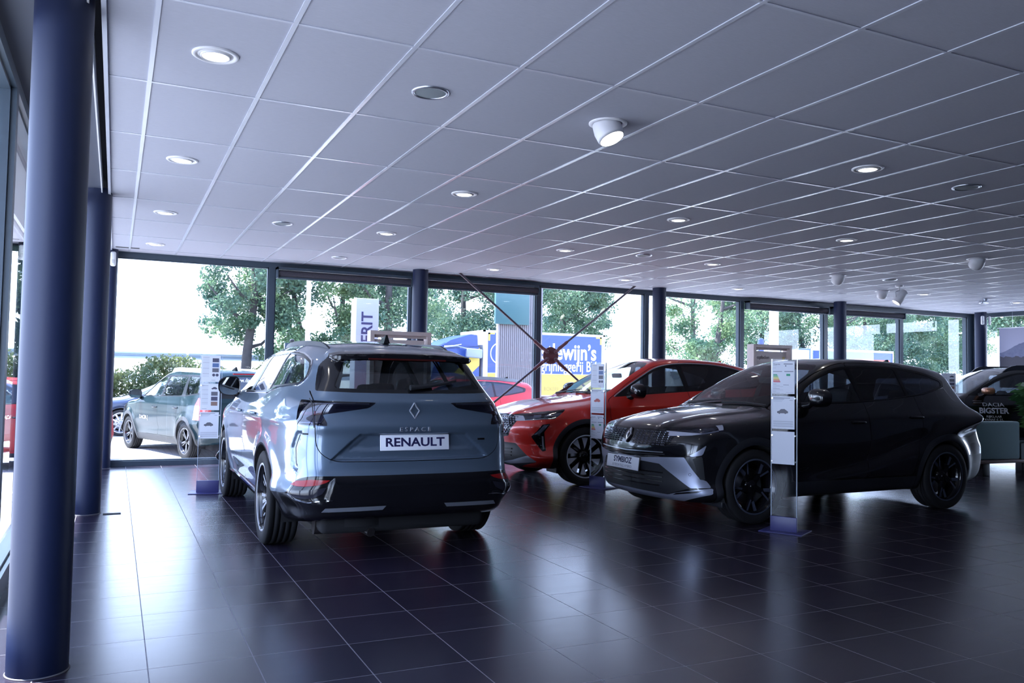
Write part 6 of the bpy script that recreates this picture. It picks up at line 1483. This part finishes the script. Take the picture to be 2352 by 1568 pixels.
price_stand(5.37,8.75,-1.22,'clear price stand at the red car front wheel, behind the black SUV nose',['pics','car','energy'],carcol=mat('photo_red',(.40,.06,.05),.5))
price_stand(11.73,8.72,-1.0,'clear price stand before the copper mirrored SUV, above the black car tail',['pics2','car','pics'])
# bench with planter
def bench():
    o=thing('bench','teal upholstered bench with a wooden base in front of the copper mirrored SUV','bench',(11.75,8.0,0),-.05); T=mat('teal_fabric',(.15,.29,.30),.9,noise=.12,nscale=220,sheen=.4); Wd=mat('bench_wood',(.30,.21,.19),.5,noise=.2,nscale=12)
    MB().rbox(-.55,.56,.0,.15,.235,.80,.035,n=4).build('backrest',T,o); MB().rbox(-.55,.58,.16,.50,.235,.46,.04,n=4).build('seat_pad',T,o)
    MB().rbox(-.58,1.55,-.02,.56,.185,.232,.008).build('base_board',Wd,o)
    pl=MB(); pl.box(.60,1.50,.02,.05,.235,.47); pl.box(.60,1.50,.51,.54,.235,.47); pl.box(.60,.63,.05,.51,.235,.47); pl.box(1.47,1.50,.05,.51,.235,.47); pl.build('planter',mat('planter_teal',(.04,.10,.11),.6),o); MB().box(.63,1.47,.05,.51,.235,.42).build('soil',mat('soil',(.03,.022,.016),.95,noise=.4,nscale=30),o)
    for x in (-.15,1.2):
        for y in (.08,.44): MB().rbox(x-.075,x+.075,y-.06,y+.06,0,.185,.006).build('leg',M_plast,o)
    return o
bench()
def palm():
    o=thing('potted_palm','leafy green bamboo palm growing in the bench planter at the picture edge','plant',(13.10,8.21,-.03)); rng=np.random.default_rng(6)
    st=MB(); v=[];f=[]
    for k in range(18):
        a=rng.uniform(0,2*PI); lean=rng.uniform(.03,.26); Hh=rng.uniform(.75,1.05); pts=[]
        for t in np.linspace(0,1,7): pts.append((.05*math.cos(a)+math.cos(a)*lean*t*t,.05*math.sin(a)+math.sin(a)*lean*t*t,.45+Hh*t*(1-.08*t)))
        st.tube(pts,[.008*(1-.7*t) for t in np.linspace(0,1,7)],5)
        for t in np.linspace(.30,1,15):
            i=t*6; p=np.array(pts[min(6,int(i))]); q=np.array(pts[min(6,int(i)+1)]); p=p+(q-p)*(i-int(i))
            for sd in (1,-1):
                b=a+sd*rng.uniform(.5,1.3); L=rng.uniform(.13,.24); dz=rng.uniform(-.05,.16); u=np.array([math.cos(b),math.sin(b),0]); w=np.array([-math.sin(b),math.cos(b),0])*.0085
                n=len(v); m1=p+u*L*.45+np.array([0,0,dz*.7]); e=p+u*L+np.array([0,0,dz*.5-.03]); v+=[p-w*.3,p+w*.3,m1+w,e,m1-w]; f.append((n,n+1,n+2,n+3,n+4))
    st.build('stem',mat('palm_stem',(.08,.13,.05),.6),o); mesh_obj('fronds',v,f,leaf_mat('leaf_palm',(.09,.22,.075)),o); return o
palm()
def poster():
    o=thing('poster','mountain landscape poster hanging in the side glazing at the picture edge','poster',(17.90,12.05,0)); m,n,b=nodes_mat('mountain_print')
    t=n.nodes.new('ShaderNodeTexCoord'); s=n.nodes.new('ShaderNodeSeparateXYZ'); n.links.new(t.outputs['Object'],s.inputs[0])
    nz=n.nodes.new('ShaderNodeTexNoise'); nz.noise_dimensions='1D'; nz.inputs['Scale'].default_value=2.6; nz.inputs['Detail'].default_value=5; n.links.new(s.outputs['Y'],nz.inputs['W'])
    ridge=mnode(n,'ADD',mnode(n,'MULTIPLY',nz.outputs[0],.16),mnode(n,'SUBTRACT',2.30,mnode(n,'MULTIPLY',mnode(n,'ABSOLUTE',mnode(n,'ADD',s.outputs['Y'],.75)),.40)))
    n2=n.nodes.new('ShaderNodeTexNoise'); n2.inputs['Scale'].default_value=9; n2.inputs['Detail'].default_value=6; n.links.new(t.outputs['Object'],n2.inputs['Vector'])
    mt=n.nodes.new('ShaderNodeMix'); mt.data_type='RGBA'; n.links.new(n2.outputs[0],mt.inputs['Factor']); mt.inputs['A'].default_value=(.06,.07,.16,1); mt.inputs['B'].default_value=(.20,.21,.34,1)
    sk=n.nodes.new('ShaderNodeMix'); sk.data_type='RGBA'; n.links.new(mnode(n,'LESS_THAN',s.outputs['Z'],ridge),sk.inputs['Factor']); sk.inputs['A'].default_value=(.36,.36,.50,1); n.links.new(mt.outputs['Result'],sk.inputs['B'])
    fg=n.nodes.new('ShaderNodeMix'); fg.data_type='RGBA'; n.links.new(mnode(n,'LESS_THAN',s.outputs['Z'],mnode(n,'ADD',1.90,mnode(n,'MULTIPLY',n2.outputs[0],.16))),fg.inputs['Factor']); n.links.new(sk.outputs['Result'],fg.inputs['A']); fg.inputs['B'].default_value=(.03,.025,.05,1)
    n.links.new(fg.outputs['Result'],b.inputs['Base Color']); b.inputs['Roughness'].default_value=.5
    MB().box(-.006,.006,-1.9,0,1.30,2.62).build('print',m,o); r=MB(); r.tube([(0,-1.95,2.63),(0,.05,2.63)],.012,8); r.build('hanging_rail',M_satin,o); w=MB(); w.tube([(0,-.3,2.63),(0,-.3,H)],.003,5); w.tube([(0,-1.6,2.63),(0,-1.6,H)],.003,5); w.build('wire',M_satin,o); return o
poster()
build_espace();build_symbioz();build_rafale();build_bigster();build_wagon();build_sedan();build_red_hatch();build_red_suv()
